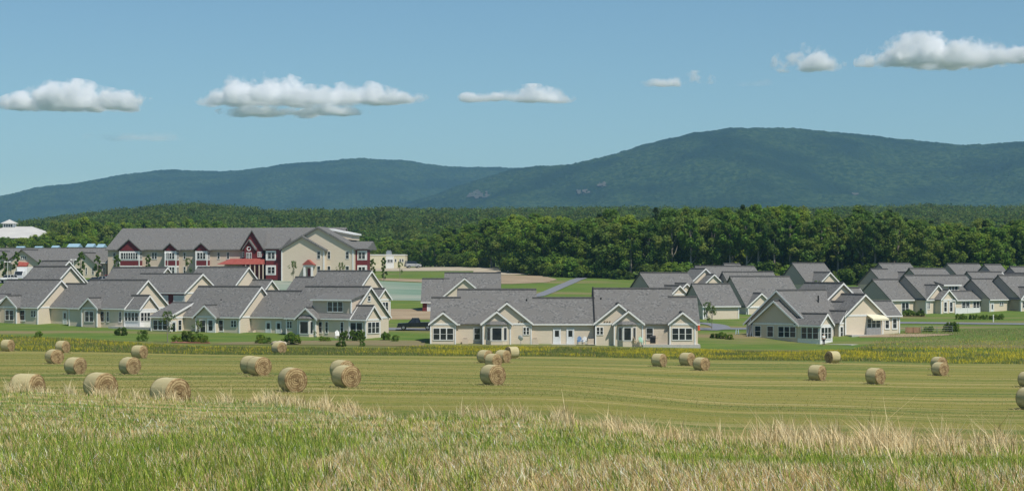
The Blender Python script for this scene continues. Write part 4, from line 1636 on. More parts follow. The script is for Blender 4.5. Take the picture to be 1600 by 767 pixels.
def conifer(seed, H, R, cb, col):
    r = np.random.default_rng(seed)
    cen, rad = [], []
    for k in range(60):
        t = r.random() ** .75
        z = cb + (H - cb) * t
        q = R * (1 - t) ** .8 * r.uniform(.3, 1)
        an = r.random() * 2 * pi
        cen.append((cos(an) * q, sin(an) * q, z))
        rad.append(R * (.12 + .28 * (1 - t)))
    cen, rad = np.array(cen), np.array(rad)
    cols = np.array(col)[None] * r.uniform(.75, 1.2, (60, 1))
    V, C = leaf_cloud(r, cen, rad, 60, .3, cols, .45)
    me = tri_mesh('crown', V, C, M['leaf'])
    t = MB()
    t.tube([(0, 0, -.6), (0, 0, H * .5), (0, 0, H * .97)], [.018 * H, .011 * H, .03], 7)
    return t.mesh('trunk', M['bark']), me


G1, G2, G3, G4 = (0.165, 0.235, 0.038), (0.225, 0.300, 0.042), (0.130, 0.190, 0.040), (0.205, 0.255, 0.055)
kinds = []
for s, (H, R, cb, c) in enumerate([(17, 3.9, .8, G1), (19, 4.2, 2, G1), (16, 4.4, .6, G2), (18, 3.4, 3, G3), (15.5, 4.6, .5, G4),
                                   (20, 4.6, 2, G3), (17.5, 3.5, 1, G2), (14, 3.8, .4, G1), (18.5, 3.9, 4.5, G4)]):
    kinds.append((broadleaf(100 + s, H, R, cb, c), H))
TALL = []
for s_, (H, R, cb, c) in enumerate([(19, 3.3, 7.5, G1), (18, 3.0, 6.5, G4), (20, 3.6, 8.5, G3)]):
    TALL.append((broadleaf(150 + s_, H, R, cb, c, ncl=60), H))
kinds.append((conifer(200, 20, 3.4, 3, (0.038, 0.07, 0.024)), 20))
kinds.append((conifer(201, 17, 3.0, 2, (0.046, 0.08, 0.026)), 17))


def put_tree(name, kd, X, Y, H, label, group, z=None, cat='tree', wide=1.0):
    (tm, cm), H0 = kd
    s = H / H0
    e = empty(name, (X, Y, (tz(X, Y) if z is None else z) - .1), random.uniform(0, 2 * pi), label=label, cat=cat, group=group)
    e.scale = (s * wide, s * wide, s)
    link_mesh('trunk', tm, e)
    link_mesh('crown', cm, e)
    return e


ZONES = [(0, 'at the left edge of the view'), (40, 'right of the pale hall roof'), (90, 'above the long low building'), (150, 'above the left end of the big roof'),
         (220, 'behind the first red bays'), (300, 'above the middle of the big roof'), (380, 'behind the red entrance gable'), (440, 'behind the beige wing'),
         (520, 'right of the beige wing'), (600, 'above the pale yellow building'), (650, 'above the parked van'), (700, 'behind the gravel yard'),
         (760, 'beyond the gravel spoil'), (810, 'above the lower end of the curved path'), (860, 'above the upper end of the curved path'), (915, 'above the meadow slope'),
         (980, 'above the shaded left gable'), (1040, 'left of the twin lit gables'), (1090, 'above the twin lit gables'), (1140, 'above the low ridge roofs'),
         (1195, 'left of the wide lit gable'), (1240, 'above the wide lit gable'), (1290, 'right of the wide lit gable'), (1335, 'in the gap between the rear roofs'),
         (1375, 'above the cottage with two small windows'), (1425, 'above the long rear roof'), (1475, 'above the white patio fence'), (1530, 'above the hedge plants'),
         (1575, 'at the right edge of the view')]
pending = []


def zone(px):
    return [z for a, z in ZONES if px >= a][-1] if px >= 0 else ZONES[0][1]


def number_labels():
    seen = {}
    for px, o, fmt, key in sorted(pending, key=lambda q: q[0]):
        k = (zone(px), key)
        i = seen.get(k, 0)
        seen[k] = i + 1
        o['label'] = fmt % (ORD[i], zone(px))
        if len(o['label'].replace('-', ' ').split()) > 16: o['label'] = o['label'].replace(' in the wood', '').replace(' of the woods', ' row')


# near forest behind the village: front edge depth and crown-top row by column
FX = [600, 640, 700, 740, 780, 840, 900, 960, 1020, 1100, 1200, 1300, 1400, 1500, 1600, 1700, 1760]
FD = [640, 610, 585, 560, 540, 500, 490, 480, 474, 468, 462, 458, 455, 455, 455, 455, 455]
FT = [372, 366, 352, 343, 338, 332, 331, 328, 324, 321, 316, 320, 326, 343, 342, 340, 340]
ntree = 0
cells = []
for row in range(6):
    px = 612 + row * 3.1
    while px < 1660:
        fd = np.interp(px, FX, FD)
        cells.append((px + random.uniform(-6, 6), fd + row * 6.5 + random.uniform(-2.2, 2.2), row))
        px += random.uniform(22, 34) * (fd and 470 / fd)
for px, d, row in cells:
    if row > 3 and random.random() < .25: continue
    X = XP(px, d)
    top = np.interp(px, FX, FT) + random.uniform(-5, 15) + (5 - row) * 3.2
    g = tz(X, d)
    H = max(8, CAMZ + (HY - top) * d / F - g)
    if row >= 3 and random.random() < .16:
        kd = kinds[random.choice((9, 10))]
    elif px < 1480 and px > 840:
        kd = kinds[random.choice((0, 1, 3, 4, 5, 8, 1, 3, 2, 6))]
    else:
        kd = kinds[random.choice((0, 2, 4, 6, 7, 1, 3))]
    if row < 2 and 1070 < px < 1430 and random.random() < .5: kd = random.choice(TALL)
    name = 'pine_tree' if kd in kinds[9:] else 'forest_tree'
    lab = 'dark conifer among the broadleaf trees of the wood behind the village' if name == 'pine_tree' else \
        'tall green broadleaf tree in the dense wood behind the village'
    rn = 'front row' if row < 2 else 'middle rows' if row < 4 else 'rear rows'
    kn = 'dark conifer' if name == 'pine_tree' else 'bright leafy tree' if kd in (kinds[2], kinds[6]) else 'dark leafy tree' if kd in (kinds[3], kinds[5]) else 'leafy tree'
    o = put_tree(name, kd, X, d, H, lab, 'trees of the wood behind the village', wide=random.uniform(1.0, 1.3) * min(1.3, 17 / H))
    pending.append((px, o, '%s-from-left ' + rn.replace('rows', 'row') + ' ' + kn + ' in the wood %s', kn + rn))
    ntree += 1

# undergrowth along the forest edge
bushk = []
for s, (H, R, c) in enumerate([(2.2, 1.5, G2), (1.6, 1.3, G1), (3.0, 1.8, G1), (1.3, 1.2, (0.11, 0.16, 0.03))]):
    r_ = broadleaf(300 + s, H, R, .1, c, ncl=30, n_per=90, size=.11)
    bushk.append((r_, H))
# shrubs along the foot of the wood
k_ = 0
for i in range(78):
    px = random.uniform(700, 1620)
    d = np.interp(px, FX, FD) - random.uniform(2, 9) * (1.6 if px < 900 else 1)
    X = XP(px, d)
    o = put_tree('shrub', bushk[i % 4], X, d, random.uniform(1.8, 5.0), 'green shrub at the foot of the wood behind the village', 'shrubs along the forest edge', cat='shrub', wide=1.4)
    pending.append((px, o, '%s-from-left shrub at the foot of the wood %s', 'shrub'))

# left wood behind the big building
LX = [-60, 0, 60, 90, 130, 200, 260, 300, 330, 360, 420, 500, 560, 620, 680, 720]
LT = [362, 366, 362, 345, 336, 344, 347, 343, 338, 350, 356, 362, 366, 372, 366, 356]
nleft = 0
for row in range(3):
    px = -40 + row * 5
    while px < 705:
        d = [640, 690, 760][row] + random.uniform(-14, 14)
        top = np.interp(px, LX, LT) + random.uniform(-3, 10) + [12, 5, 0][row]
        if row == 0 and px < 170: top = max(top, 366 + random.uniform(0, 8))
        if px < 75: top = max(top, 364 + random.uniform(0, 6))
        X = XP(px, d)
        H = max(6, CAMZ + (HY - top) * d / F - tz(X, d))
        o = put_tree('broadleaf_tree', kinds[random.choice((0, 2, 4, 7, 6, 7, 2))], X, d, H, 'bright green broadleaf tree in the woods behind the large red and beige building',
                 'trees behind the large building', wide=random.uniform(1.1, 1.5) * min(1.6, 15 / H))
        pending.append((px, o, '%s-from-left tree in the ' + ('front', 'middle', 'rear')[row] + ' of the woods %s', 'l%d' % row))
        px += random.uniform(17, 27) * (1.0 if row < 2 else 1.1)
        nleft += 1
number_labels()

# far wooded hill: thousands of crowns reading as one mass
rr = np.random.default_rng(5)
N = 13000
pxs = rr.uniform(-60, 1680, N)
ds = 820 + (1560 - 820) * rr.random(N) ** .8
Xs = (pxs - CX) / F * ds
HX = [-60, 0, 60, 130, 200, 250, 310, 370, 420, 500, 600, 700, 800, 1000, 1300, 1380, 1450, 1550, 1680]
HT = [352, 350, 341, 333, 326, 320, 317, 323, 329, 328, 324.5, 326, 325, 324, 324, 322, 319, 322, 321]
crest_row = np.interp(pxs, HX, HT)
gz = terrain(Xs, ds)
ztop = CAMZ + (HY - crest_row) * 1560 / F       # crest height at the hill line
tt = np.clip((ds - 820) / 740, 0, 1)
zmax = 14 + (ztop - 14 - 11) * (tt ** 1.0)
Hs = rr.uniform(11, 15.5, N)
zb = zmax + (fbm(Xs / 45, ds / 60, 3) - .5) * 14 * np.clip((1560 - ds) / 300, 0.15, 1) * np.clip((ds - 820) / 150, 0, 1)
cen = np.stack([Xs, ds, zb + Hs * .6], 1)
crad = rr.uniform(2.9, 5.6, N)
colr = np.array((0.090, 0.135, 0.026))[None] * rr.uniform(.55, 1.5, (N, 1))
colr[:, 0] *= rr.uniform(.8, 1.25, N)
V, C = leaf_cloud(rr, cen, crad, 46, .8, colr, .85)
o = link_mesh('far_wood', tri_mesh('far_wood', V, C, M['leaf']))
tag(o, 'dense dark green wood covering the low hill below the mountains', 'wood', kind='stuff')
# the low hill itself
hx = np.linspace(-120, 1740, 240)
hd = np.linspace(800, 1800, 40)
PX, DD = np.meshgrid(hx, hd)
zt = CAMZ + (HY - np.interp(PX, HX, HT)) * 1560 / F
tt = np.clip((DD - 820) / 740, 0, 1)
ZZ = 14 + (zt - 14 - 12) * tt + np.minimum(0, (1560 - DD)) * .05
ZZ = np.where(DD < 815, 8, ZZ)
o = link_mesh('low_hill', grid_mesh('low_hill', (PX - CX) / F * DD, DD, ZZ + 2, bpy.data.materials['far_ground']))
tag(o, kind='structure')


# ------------------------------------------------------------------ mountains
def mountain(name, prof, d0, d1, foot, m, seedo, amp):
    xs = np.array([p[0] for p in prof], float)
    ys = np.array([p[1] for p in prof], float)
    nx, nv = 760, 150
    px = np.linspace(xs[0], xs[-1], nx)
    yy = np.interp(px, xs, ys)
    k = 25
    yy = np.convolve(np.pad(yy, k, 'edge'), np.ones(k) / k, 'same')[k:-k]
    t = np.linspace(0, 1.25, nv)
    T, PX = np.meshgrid(t, px, indexing='ij')
    YY = np.repeat(yy[None], nv, 0)
    D = d0 + (d1 - d0) * T
    zr = CAMZ + (HY - YY) * d1 / F
    prof_ = np.where(T < 1, np.sin(np.clip(T, 0, 1) * pi / 2) ** 1.15, 1 - (T - 1) * 1.2)
    X = (PX - CX) / F * D
    Z = foot + (zr - foot) * prof_
    env = np.sin(np.clip(T, 0, 1) * pi) ** .7
    gul = fbm(X / 420 + seedo, D / 900 + seedo, 4) - .5
    Z += gul * amp * env
    Z += (fbm(X / 60 + seedo, D / 60, 3) - .5) * 13 * np.clip(env + .25, 0, 1)
    Z += (fbm(X / 11 + seedo, D / 14, 2) - .5) * 7 * np.clip(T * 3, 0, 1)
    o = link_mesh(name, grid_mesh(name, X, D, Z, m))
    return tag(o, kind='structure')


mt = mat('mountain_forest', (0.014, 0.034, 0.016), .95, (0.044, 0.072, 0.028), .075, detail=8, lo=.42, hi=.60, bump=9.0, bscale=.09, spec=.05, world=True,
         c3=(0.012, 0.028, 0.016), scale3=.005)
mountain('far_mountain', [(-260, 345), (-100, 322), (0, 309), (60, 295), (130, 287), (180, 277), (262, 269), (330, 271), (400, 268), (450, 260), (500, 256), (575, 254),
                          (640, 258), (700, 264), (800, 265), (900, 268), (1000, 285), (1200, 320)], 5000, 7200, -10, mt, 3, 90)
mountain('near_mountain', [(560, 330), (640, 318), (700, 298), (760, 277), (800, 266), (860, 261), (910, 254), (960, 240), (1020, 222), (1080, 212), (1130, 206), (1190, 203), (1250, 208),
                           (1330, 211), (1420, 220), (1500, 227), (1540, 227), (1600, 223), (1720, 224), (1900, 245)], 3600, 5400, -20, mt, 40, 110)
# rock faces showing through the mountain forest
from mathutils.bvhtree import BVHTree
rockm = mat('bare_rock', (0.10, 0.09, 0.08), .9, (0.05, 0.06, 0.045), .05, world=True)


def rock_face(mo, px, row, a, b, label):
    me = mo.data
    co = np.empty(len(me.vertices) * 3, np.float32)
    me.vertices.foreach_get('co', co)
    tree = BVHTree.FromPolygons(co.reshape(-1, 3).tolist(), [tuple(p.vertices) for p in me.polygons]) if mo.name not in _bvh else _bvh[mo.name]
    _bvh[mo.name] = tree
    nx, ny = 22, 9
    V, ok = [], []
    for j in range(ny):
        for i in range(nx):
            x = px + a * (2 * i / (nx - 1) - 1)
            y = row + b * (2 * j / (ny - 1) - 1) - (x - px) * .12
            dr = Vector(((x - CX) / F, 1, (HY - y) / F)).normalized()
            h, nn, k, dd = tree.ray_cast(Vector((0, 0, CAMZ)), dr, 20000)
            V.append(h - dr * 14 if h else Vector((0, 0, 0)))
            e = ((x - px) / a) ** 2 + ((y - row) / b) ** 2
            ok.append(h is not None and e + (float(fbm(np.array([x / 4.0]), np.array([y / 2.2]), 3)[0]) - .5) * 3.2 < .62)
    m = MB()
    m.v = [tuple(v) for v in V]
    for j in range(ny - 1):
        for i in range(nx - 1):
            q = (j * nx + i, j * nx + i + 1, (j + 1) * nx + i + 1, (j + 1) * nx + i)
            if sum(ok[t] for t in q) >= 3:
                m.f.append(q)
                m.mi.append(0)
    if m.f:
        tag(m.build('rock_face', rockm), label, 'cliff', kind='structure')


_bvh = {}
fm, nm = bpy.data.objects['far_mountain'], bpy.data.objects['near_mountain']
rock_face(nm, 747, 304, 18, 8, 'pale bare rock face low on the left foot of the near mountain')
rock_face(nm, 908, 299, 14, 5, 'pale bare rock ledge below the middle of the near mountain')
rock_face(nm, 940, 289, 9, 5, 'small pale rock patch above the ledge on the near mountain')
rock_face(nm, 1337, 303, 6, 3, 'tiny pale rock patch low on the right half of the near mountain')

# ------------------------------------------------------------------ village planting
poplar = broadleaf(400, 6, .9, .6, (0.13, 0.19, 0.035), ncl=30, n_per=60, size=.16)
young = broadleaf(401, 4, 1.2, 1.3, (0.16, 0.21, 0.05), ncl=16, n_per=26, size=.11)
hedge = broadleaf(402, 1.6, .6, .05, (0.15, 0.21, 0.04), ncl=40, n_per=70, size=.07)
for px, d, H, lab in ((6, 424, 6.5, 'slim tree in front of the long low building, at the left edge'),
                      (26, 424, 6.5, 'slim tree between the box truck and the parked car at the far left'),
                      (62, 428, 4.5, 'slim tree left of the nested gables, before the long grey roof'),
                      (127, 424, 6.4, 'slim poplar before the lit gable with the tiny window'),
                      (152, 424, 5.6, 'slim poplar at the corner where the long low building meets the big one'),
                      (183, 421, 5.8, 'slim poplar against the first red bay of the big building'),
                      (232, 420, 5.8, 'slim poplar between the first two red bays of the big building'),
                      (294, 420, 5, 'thin young tree between the second and third red bays'),
                      (458, 412, 4.8, 'bare thin young tree before the beige wing of the big building'),
                      (533, 412, 4.8, 'bare thin young tree near the right corner of the beige wing'),
                      (582, 430, 5.2, 'young tree right of the big building, before the pale yellow wall'),
                      (600, 432, 5.6, 'darker young tree before the white panel of the pale yellow building'),
                      (625, 450, 4.2, 'wispy young tree before the pale yellow building windows')):
    wispy = 'thin' in lab or 'wispy' in lab
    X = XP(px, d)
    put_tree('young_tree' if wispy else 'poplar_tree', (young, 4) if wispy else (poplar, 6), X, d, H, lab, 'young trees planted round the big building', wide=.8 if wispy else 1)
for px, d, H, lab in ((262, 266, 4.4, 'leafy young tree in front of the left sunroom windows of the dormer duplex'),
                      (309, 270, 3.0, 'small young tree by the entry gable of the dormer duplex left unit'),
                      (1105, 322, 3.6, 'young tree before the plain sunlit garage wall'),
                      (1112, 302, 3.8, 'thin sapling by the bend of the driveway, right of the square-on duplex'),
                      (1275, 385, 4.2, 'small round tree in front of the wide lit gable at the forest edge'),
                      (1512, 372, 4.0, 'green tree between the staggered roofs on the right'),
                      (492, 273, 1.4, 'tiny sapling in the bed before the dormer duplex')):
    X = XP(px, d)
    put_tree('young_tree', (young, 4), X, d, H, lab, 'young trees planted between the cottages')
shr = [(189, 283, 1.2, .9, 'round dark shrub on the lawn below the sunroom of the far left duplex'),
       (222, 268, 1.6, .9, 'brownish shrub between the two left duplexes'),
       (60, 275, 1.0, 1.0, 'small dark bush in the meadow below the far left cottage'),
       (276, 267, 1.0, 1.3, 'low shrub in the red mulched bed, leftmost'),
       (293, 268, 1.5, .7, 'pointed evergreen in the red mulched bed'),
       (308, 267, 1.3, 1.4, 'broad dark green shrub in the red mulched bed'),
       (320, 266, 1.1, 1.0, 'shrub at the right end of the red mulched bed'),
       (455, 263, 1.6, 1.0, 'round dark bush on the bare soil below the garage doors'),
       (408, 265, 1.3, 1.0, 'yellow green bush left of the round dark bush'),
       (418, 264, 1.0, 1.0, 'small yellowish bush beside the yellow green one'),
       (504, 271, .8, 1.1, 'low green shrub below the tall narrow windows'),
       (512, 271, .7, 1.1, 'low green shrub right of another below the tall narrow windows'),
       (533, 260, .8, 1.0, 'tiny bush at the edge of the bare soil'),
       (566, 261, .9, 1.0, 'tuft of dark leaves below the right end of the dormer duplex'),
       (618, 272, 1.0, 1.2, 'low shrub by the right corner of the dormer duplex'),
       (603, 275, 1.2, .8, 'upright shrub against the end wall of the dormer duplex'),
       (1117, 285, .7, 1.2, 'left one of three small shrubs in the gap left of the ladder house'),
       (1127, 285, .9, 1.2, 'middle small shrub in the gap beside the ladder house'),
       (1140, 284, .8, 1.2, 'right small shrub in the gap beside the ladder house'),
       (1493, 268, .1, 1.0, '')]
for px, d, H, wd, lab in shr:
    if not lab: continue
    X = XP(px, d)
    put_tree('shrub', bushk[(px * 7) % 4], X, d, H, lab, 'shrubs round the front row cottages', cat='shrub', wide=wd * 1.0)
for i, px in enumerate((534.5, 539.5, 550.5, 553.5, 559.5, 565.5)):
    d = 272
    X = XP(px, d)
    nm = ['first', 'second', 'third', 'fourth', 'fifth', 'sixth'][i]
    put_tree('arborvitae', (hedge, 1.6), X, d, 1.45 + .12 * (i % 3), '%s upright evergreen from the left in the hedge by the dormer duplex' % nm, 'evergreen hedge row of the dormer duplex', cat='shrub', wide=.85)
for i, px in enumerate((1414, 1422, 1430, 1438, 1497, 1503, 1509, 1519, 1527, 1535, 1541, 1549, 1557, 1564)):
    d = 343 - (i > 3) * 9
    X = XP(px, d)
    lab = ('%s young plant from the left in the bed before the screened door at right' % ORD[i]) if i < 4 else \
        ('%s young plant from the left in the bed before the white patio fence' % ORD[i - 4])
    put_tree('hedge_plant', bushk[i % 4], X, d, random.uniform(.7, 1.25), lab, 'bedding shrubs of the right hand cottage', cat='shrub', wide=.8)
patch('planting_bed', [(342, 1408, 1445), (345, 1408, 1445)], M['mulch'], sub=3)
patch('mulch_bed', [(264.5, 268, 328), (267, 268, 328), (269, 270, 325)], mat('red_mulch', (0.22, 0.08, 0.05), .95, (0.3, 0.14, 0.1), 2, world=True), sub=3)


# ------------------------------------------------------------------ vehicles
def vehicle(name, label, px, d, heading, L, W, prof, cabin, paint, z=None, group=None, bed=None, cat='car', wr=.36):
    """prof: lower body side profile; cabin: glasshouse profile; heading of the nose in degrees (0 = away)"""
    X = XP(px, d)
    e = empty(name, (X, d, (tz(X, d) + .08) if z is None else z), radians(heading), label=label, cat=cat, group=group)
    b = MB()
    b.extrude(prof, -W / 2, W / 2, 'u')
    bo = b.build('body', paint, e)
    mod = bo.modifiers.new('bevel', 'BEVEL')
    mod.width = .07
    mod.segments = 2
    c = MB()
    n = len(cabin)
    zb = min(p[1] for p in cabin)
    zt = max(p[1] for p in cabin)
    ins = lambda z: W / 2 - .06 - .16 * (z - zb) / (zt - zb)
    A = [(-ins(z), y, z) for y, z in cabin]
    B = [(ins(z), y, z) for y, z in cabin]
    c.add(A + B, [tuple(range(n - 1, -1, -1)), tuple(range(n, 2 * n))] + [(i, (i + 1) % n, n + (i + 1) % n, n + i) for i in range(n)])
    c.build('cabin_glass', M['glass'], e)
    r = MB()
    top = [p for p in cabin if p[1] > zt - .05]
    y0, y1 = min(p[0] for p in top), max(p[0] for p in top)
    r.box(-W / 2 + .2, W / 2 - .2, y0 - .03, y1 + .03, zt + .003, zt + .06)
    for sx in (-1, 1):
        for yy in (y0, (y0 + y1) / 2, y1):
            # pillars
            x1, x0 = sx * (W / 2 - .2), sx * (W / 2 - .04)
            yb = yy + (.0 if yy == (y0 + y1) / 2 else (-.28 if yy == y0 else .45))
            q = .05
            r.add([(x0, yb - q, zb), (x0, yb + q, zb), (x0 - sx * .05, yb + q, zb), (x0 - sx * .05, yb - q, zb),
                   (x1, yy - q, zt + .01), (x1, yy + q, zt + .01), (x1 - sx * .05, yy + q, zt + .01), (x1 - sx * .05, yy - q, zt + .01)],
                  [(0, 3, 2, 1), (4, 5, 6, 7), (0, 1, 5, 4), (1, 2, 6, 5), (2, 3, 7, 6), (3, 0, 4, 7)])
    r.build('cabin_roof', paint, e)
    for yy in (L / 2 - .95, -L / 2 + 1.0):
        for sx in (-1, 1):
            w = MB()
            x = sx * (W / 2 - .1)
            K = 18
            w.tube([(x - .12, yy, wr), (x + .12, yy, wr)], wr, K)
            wo = w.build('wheel', M['tyre'], e)
            rm = MB()
            rm.tube([(x + sx * .122, yy, wr), (x + sx * .14, yy, wr)], wr * .6, 12)
            rm.build('rim', M['metal'], wo)
    for sx in (-1, 1):
        g = MB()
        g.box(sx * (W / 2 - .3) - .16, sx * (W / 2 - .3) + .16, L / 2 - .03, L / 2 + .03, .68, .84)
        g.build('headlight', M['white'], e)
        g = MB()
        g.box(sx * (W / 2 - .2) - .1, sx * (W / 2 - .2) + .1, -L / 2 - .03, -L / 2 + .03, .75, .98)
        g.build('tail_light', M['red'], e)
        g = MB()
        g.box(sx * (W / 2 + .1) - .08, sx * (W / 2 + .1) + .08, L * .12, L * .12 + .12, 1.0, 1.16)
        g.build('mirror', paint, e)
    for yy, nm in ((L / 2, 'bumper'), (-L / 2, 'bumper')):
        g = MB()
        g.box(-W / 2 + .05, W / 2 - .05, yy - .06, yy + .08, .38, .56)
        g.build(nm, M['black'], e)
    return e


pblack = mat('black_car_paint', (0.008, 0.009, 0.011), .25, spec=.6)
pwhite = mat('white_car_paint', (0.75, 0.75, 0.74), .3, spec=.5)
psilver = mat('silver_car_paint', (0.42, 0.43, 0.44), .3, metal=.3)
pblue = mat('dark_blue_car_paint', (0.02, 0.035, 0.07), .3, spec=.5)
pred = mat('red_car_paint', (0.35, 0.02, 0.02), .3, spec=.5)
truck = vehicle('pickup_truck', 'black pickup truck parked nose left behind the gap between the two front duplexes', 650, 296.5, 90, 5.7, 1.95,
                [(-2.85, .45), (2.75, .4), (2.85, .7), (2.78, 1.02), (1.2, 1.12), (-.55, 1.14), (-.6, 1.2), (-2.8, 1.2), (-2.85, 1.0)],
                [(1.25, 1.1), (.55, 1.78), (-.4, 1.8), (-.62, 1.12)], pblack, cat='pickup truck')
SUV = ([(-2.3, .4), (2.25, .38), (2.33, .65), (2.25, .95), (1.25, 1.05), (-2.25, 1.08), (-2.33, .8)],
       [(1.3, 1.03), (.5, 1.6), (-1.95, 1.62), (-2.22, 1.05)])
SED = ([(-2.25, .35), (2.2, .33), (2.3, .55), (2.2, .82), (1.15, .92), (-1.5, .95), (-2.2, .92), (-2.28, .65)],
       [(1.2, .9), (.4, 1.4), (-.8, 1.42), (-1.6, .93)])
vehicle('parked_car', 'white station car parked at the far left edge before the long low building', 14, 414, 165, 4.6, 1.85, *SUV, pwhite)
vehicle('parked_van', 'dark grey parked van with a pale hood beside the pale yellow service building', 645, 552, -70, 4.7, 1.9,
        [(-2.3, .4), (2.25, .38), (2.33, .65), (2.25, 1.0), (1.35, 1.15), (-2.25, 1.2), (-2.33, .8)], [(1.4, 1.13), (.7, 1.95), (-2.1, 2.0), (-2.25, 1.18)], psilver, cat='van')
vehicle('parked_car', 'dark blue parked car, leftmost in the lot before the slim poplars', 147, 408, 100, 4.5, 1.8, *SED, pblue, z=tz(XP(147, 408), 408) + .1, group='cars in the lot by the big building')
vehicle('parked_car', 'silver parked car between the dark blue and the red one', 159, 411, 95, 4.5, 1.8, *SED, psilver, group='cars in the lot by the big building')
vehicle('parked_car', 'red parked car seen from behind, at the corner of the big building', 170, 413, 10, 4.5, 1.8, *SUV, pred, group='cars in the lot by the big building')


def box_truck():
    d = 421
    X = XP(37, d)
    e = empty('box_truck', (X, d, tz(X, d) + .05), radians(172), label='white box truck parked under the red awning at the far left', cat='truck')
    b = MB()
    b.box(-1.15, 1.15, -3.2, 1.2, .7, 3.0)
    o = b.build('cargo_box', pwhite, e)
    mod = o.modifiers.new('bevel', 'BEVEL')
    mod.width = .12
    mod.segments = 3
    c = MB()
    c.extrude([(1.22, .5), (3.1, .5), (3.15, 1.2), (2.5, 2.1), (1.22, 2.15)], -1.0, 1.0, 'u')
    c.build('cab', pwhite, e)
    g = MB()
    g.add([(-.9, 3.17, 1.24), (.9, 3.17, 1.24), (.9, 2.56, 2.07), (-.9, 2.56, 2.07), (-.9, 3.1, 1.24), (.9, 3.1, 1.24), (.9, 2.49, 2.07), (-.9, 2.49, 2.07)],
          [(0, 1, 2, 3), (4, 7, 6, 5), (0, 4, 5, 1), (2, 6, 7, 3), (1, 5, 6, 2), (0, 3, 7, 4)])
    g.build('windscreen', M['glass'], e)
    for yy in (-2.2, 2.3):
        for sx in (-1, 1):
            w = MB()
            w.tube([(sx * .95 - .14, yy, .42), (sx * .95 + .14, yy, .42)], .42, 16)
            w.build('wheel', M['tyre'], e)


box_truck()


# ------------------------------------------------------------------ small things
def at(h, u, v, z=0):
    return (h.ox + u * h.c - v * h.s, h.oy + u * h.s + v * h.c, h.oz + z)


def person():
    pts = {}
    me = bpy.data.meshes.new('body')
    V = [(0, 0, .95), (0, .01, 1.18), (0, 0, 1.40), (0, -.01, 1.50), (0, -.02, 1.60), (0, -.02, 1.72),
         (-.19, 0, 1.40), (-.26, .0, 1.15), (-.25, -.12, .93), (.19, 0, 1.40), (.27, 0, 1.14), (.24, -.14, .95),
         (-.10, 0, .88), (-.11, -.02, .50), (-.12, .02, .09), (-.12, -.13, .045),
         (.10, 0, .88), (.12, .03, .50), (.13, .10, .09), (.13, -.05, .045)]
    E = [(0, 1), (1, 2), (2, 3), (3, 4), (4, 5), (2, 6), (6, 7), (7, 8), (2, 9), (9, 10), (10, 11), (0, 12), (12, 13), (13, 14), (14, 15),
         (0, 16), (16, 17), (17, 18), (18, 19)]
    R = [.16, .15, .17, .06, .095, .08, .075, .05, .035, .075, .05, .035, .1, .065, .045, .04, .1, .065, .045, .04]
    me.from_pydata(V, E, [])
    skin = mat('skin', (0.5, 0.3, 0.2), .6)
    trousers = mat('dark_trousers', (0.015, 0.015, 0.02), .8)
    shirt = mat('white_shirt', (0.72, 0.72, 0.72), .8)
    me.materials.append(skin)
    o = bpy.data.objects.new('person', me)
    COL.objects.link(o)
    sk = o.modifiers.new('skin', 'SKIN')
    ss = o.modifiers.new('sub', 'SUBSURF')
    ss.levels = ss.render_levels = 2
    for i, s in enumerate(me.skin_vertices[0].data):
        s.radius = (R[i], R[i] * .85)
        s.use_root = (i == 0)
    def cloth(name, idx, grow, m):
        mp = {k: i for i, k in enumerate(idx)}
        mm = bpy.data.meshes.new(name)
        mm.from_pydata([V[k] for k in idx], [(mp[a], mp[b]) for a, b in E if a in mp and b in mp], [])
        mm.materials.append(m)
        c = bpy.data.objects.new(name, mm)
        COL.objects.link(c)
        c.parent = o
        c.modifiers.new('skin', 'SKIN')
        q = c.modifiers.new('sub', 'SUBSURF')
        q.levels = q.render_levels = 2
        for i, s in enumerate(mm.skin_vertices[0].data):
            r_ = R[idx[i]] * grow
            s.radius = (r_, r_ * .9)
            s.use_root = (i == 0)
    cloth('shirt', [0, 1, 2, 6, 7, 9, 10], 1.16, shirt)
    cloth('trousers', [0, 12, 13, 14, 16, 17, 18], 1.22, trousers)
    hm = MB()
    for k in range(6):
        a = k / 5 * pi / 2
        hm.v += [(cos(t) * .105 * cos(a), .0 + sin(t) * .105 * cos(a), 1.68 + .12 * sin(a)) for t in [2 * pi * j / 12 for j in range(12)]]
    for k in range(5):
        for j in range(12):
            a, b = k * 12 + j, k * 12 + (j + 1) % 12
            hm.f.append((a, b, b + 12, a + 12))
            hm.mi.append(0)
    hm.build('hair', mat('grey_hair', (0.25, 0.24, 0.22), .9), o)
    d = 275.2
    X = XP(1287, d)
    o.location = (X, d, tz(X, d) + .05)
    o.rotation_euler = (0, 0, radians(20))
    tag(o, 'person in a white shirt and dark trousers walking past the white sunroom', 'person')


person()


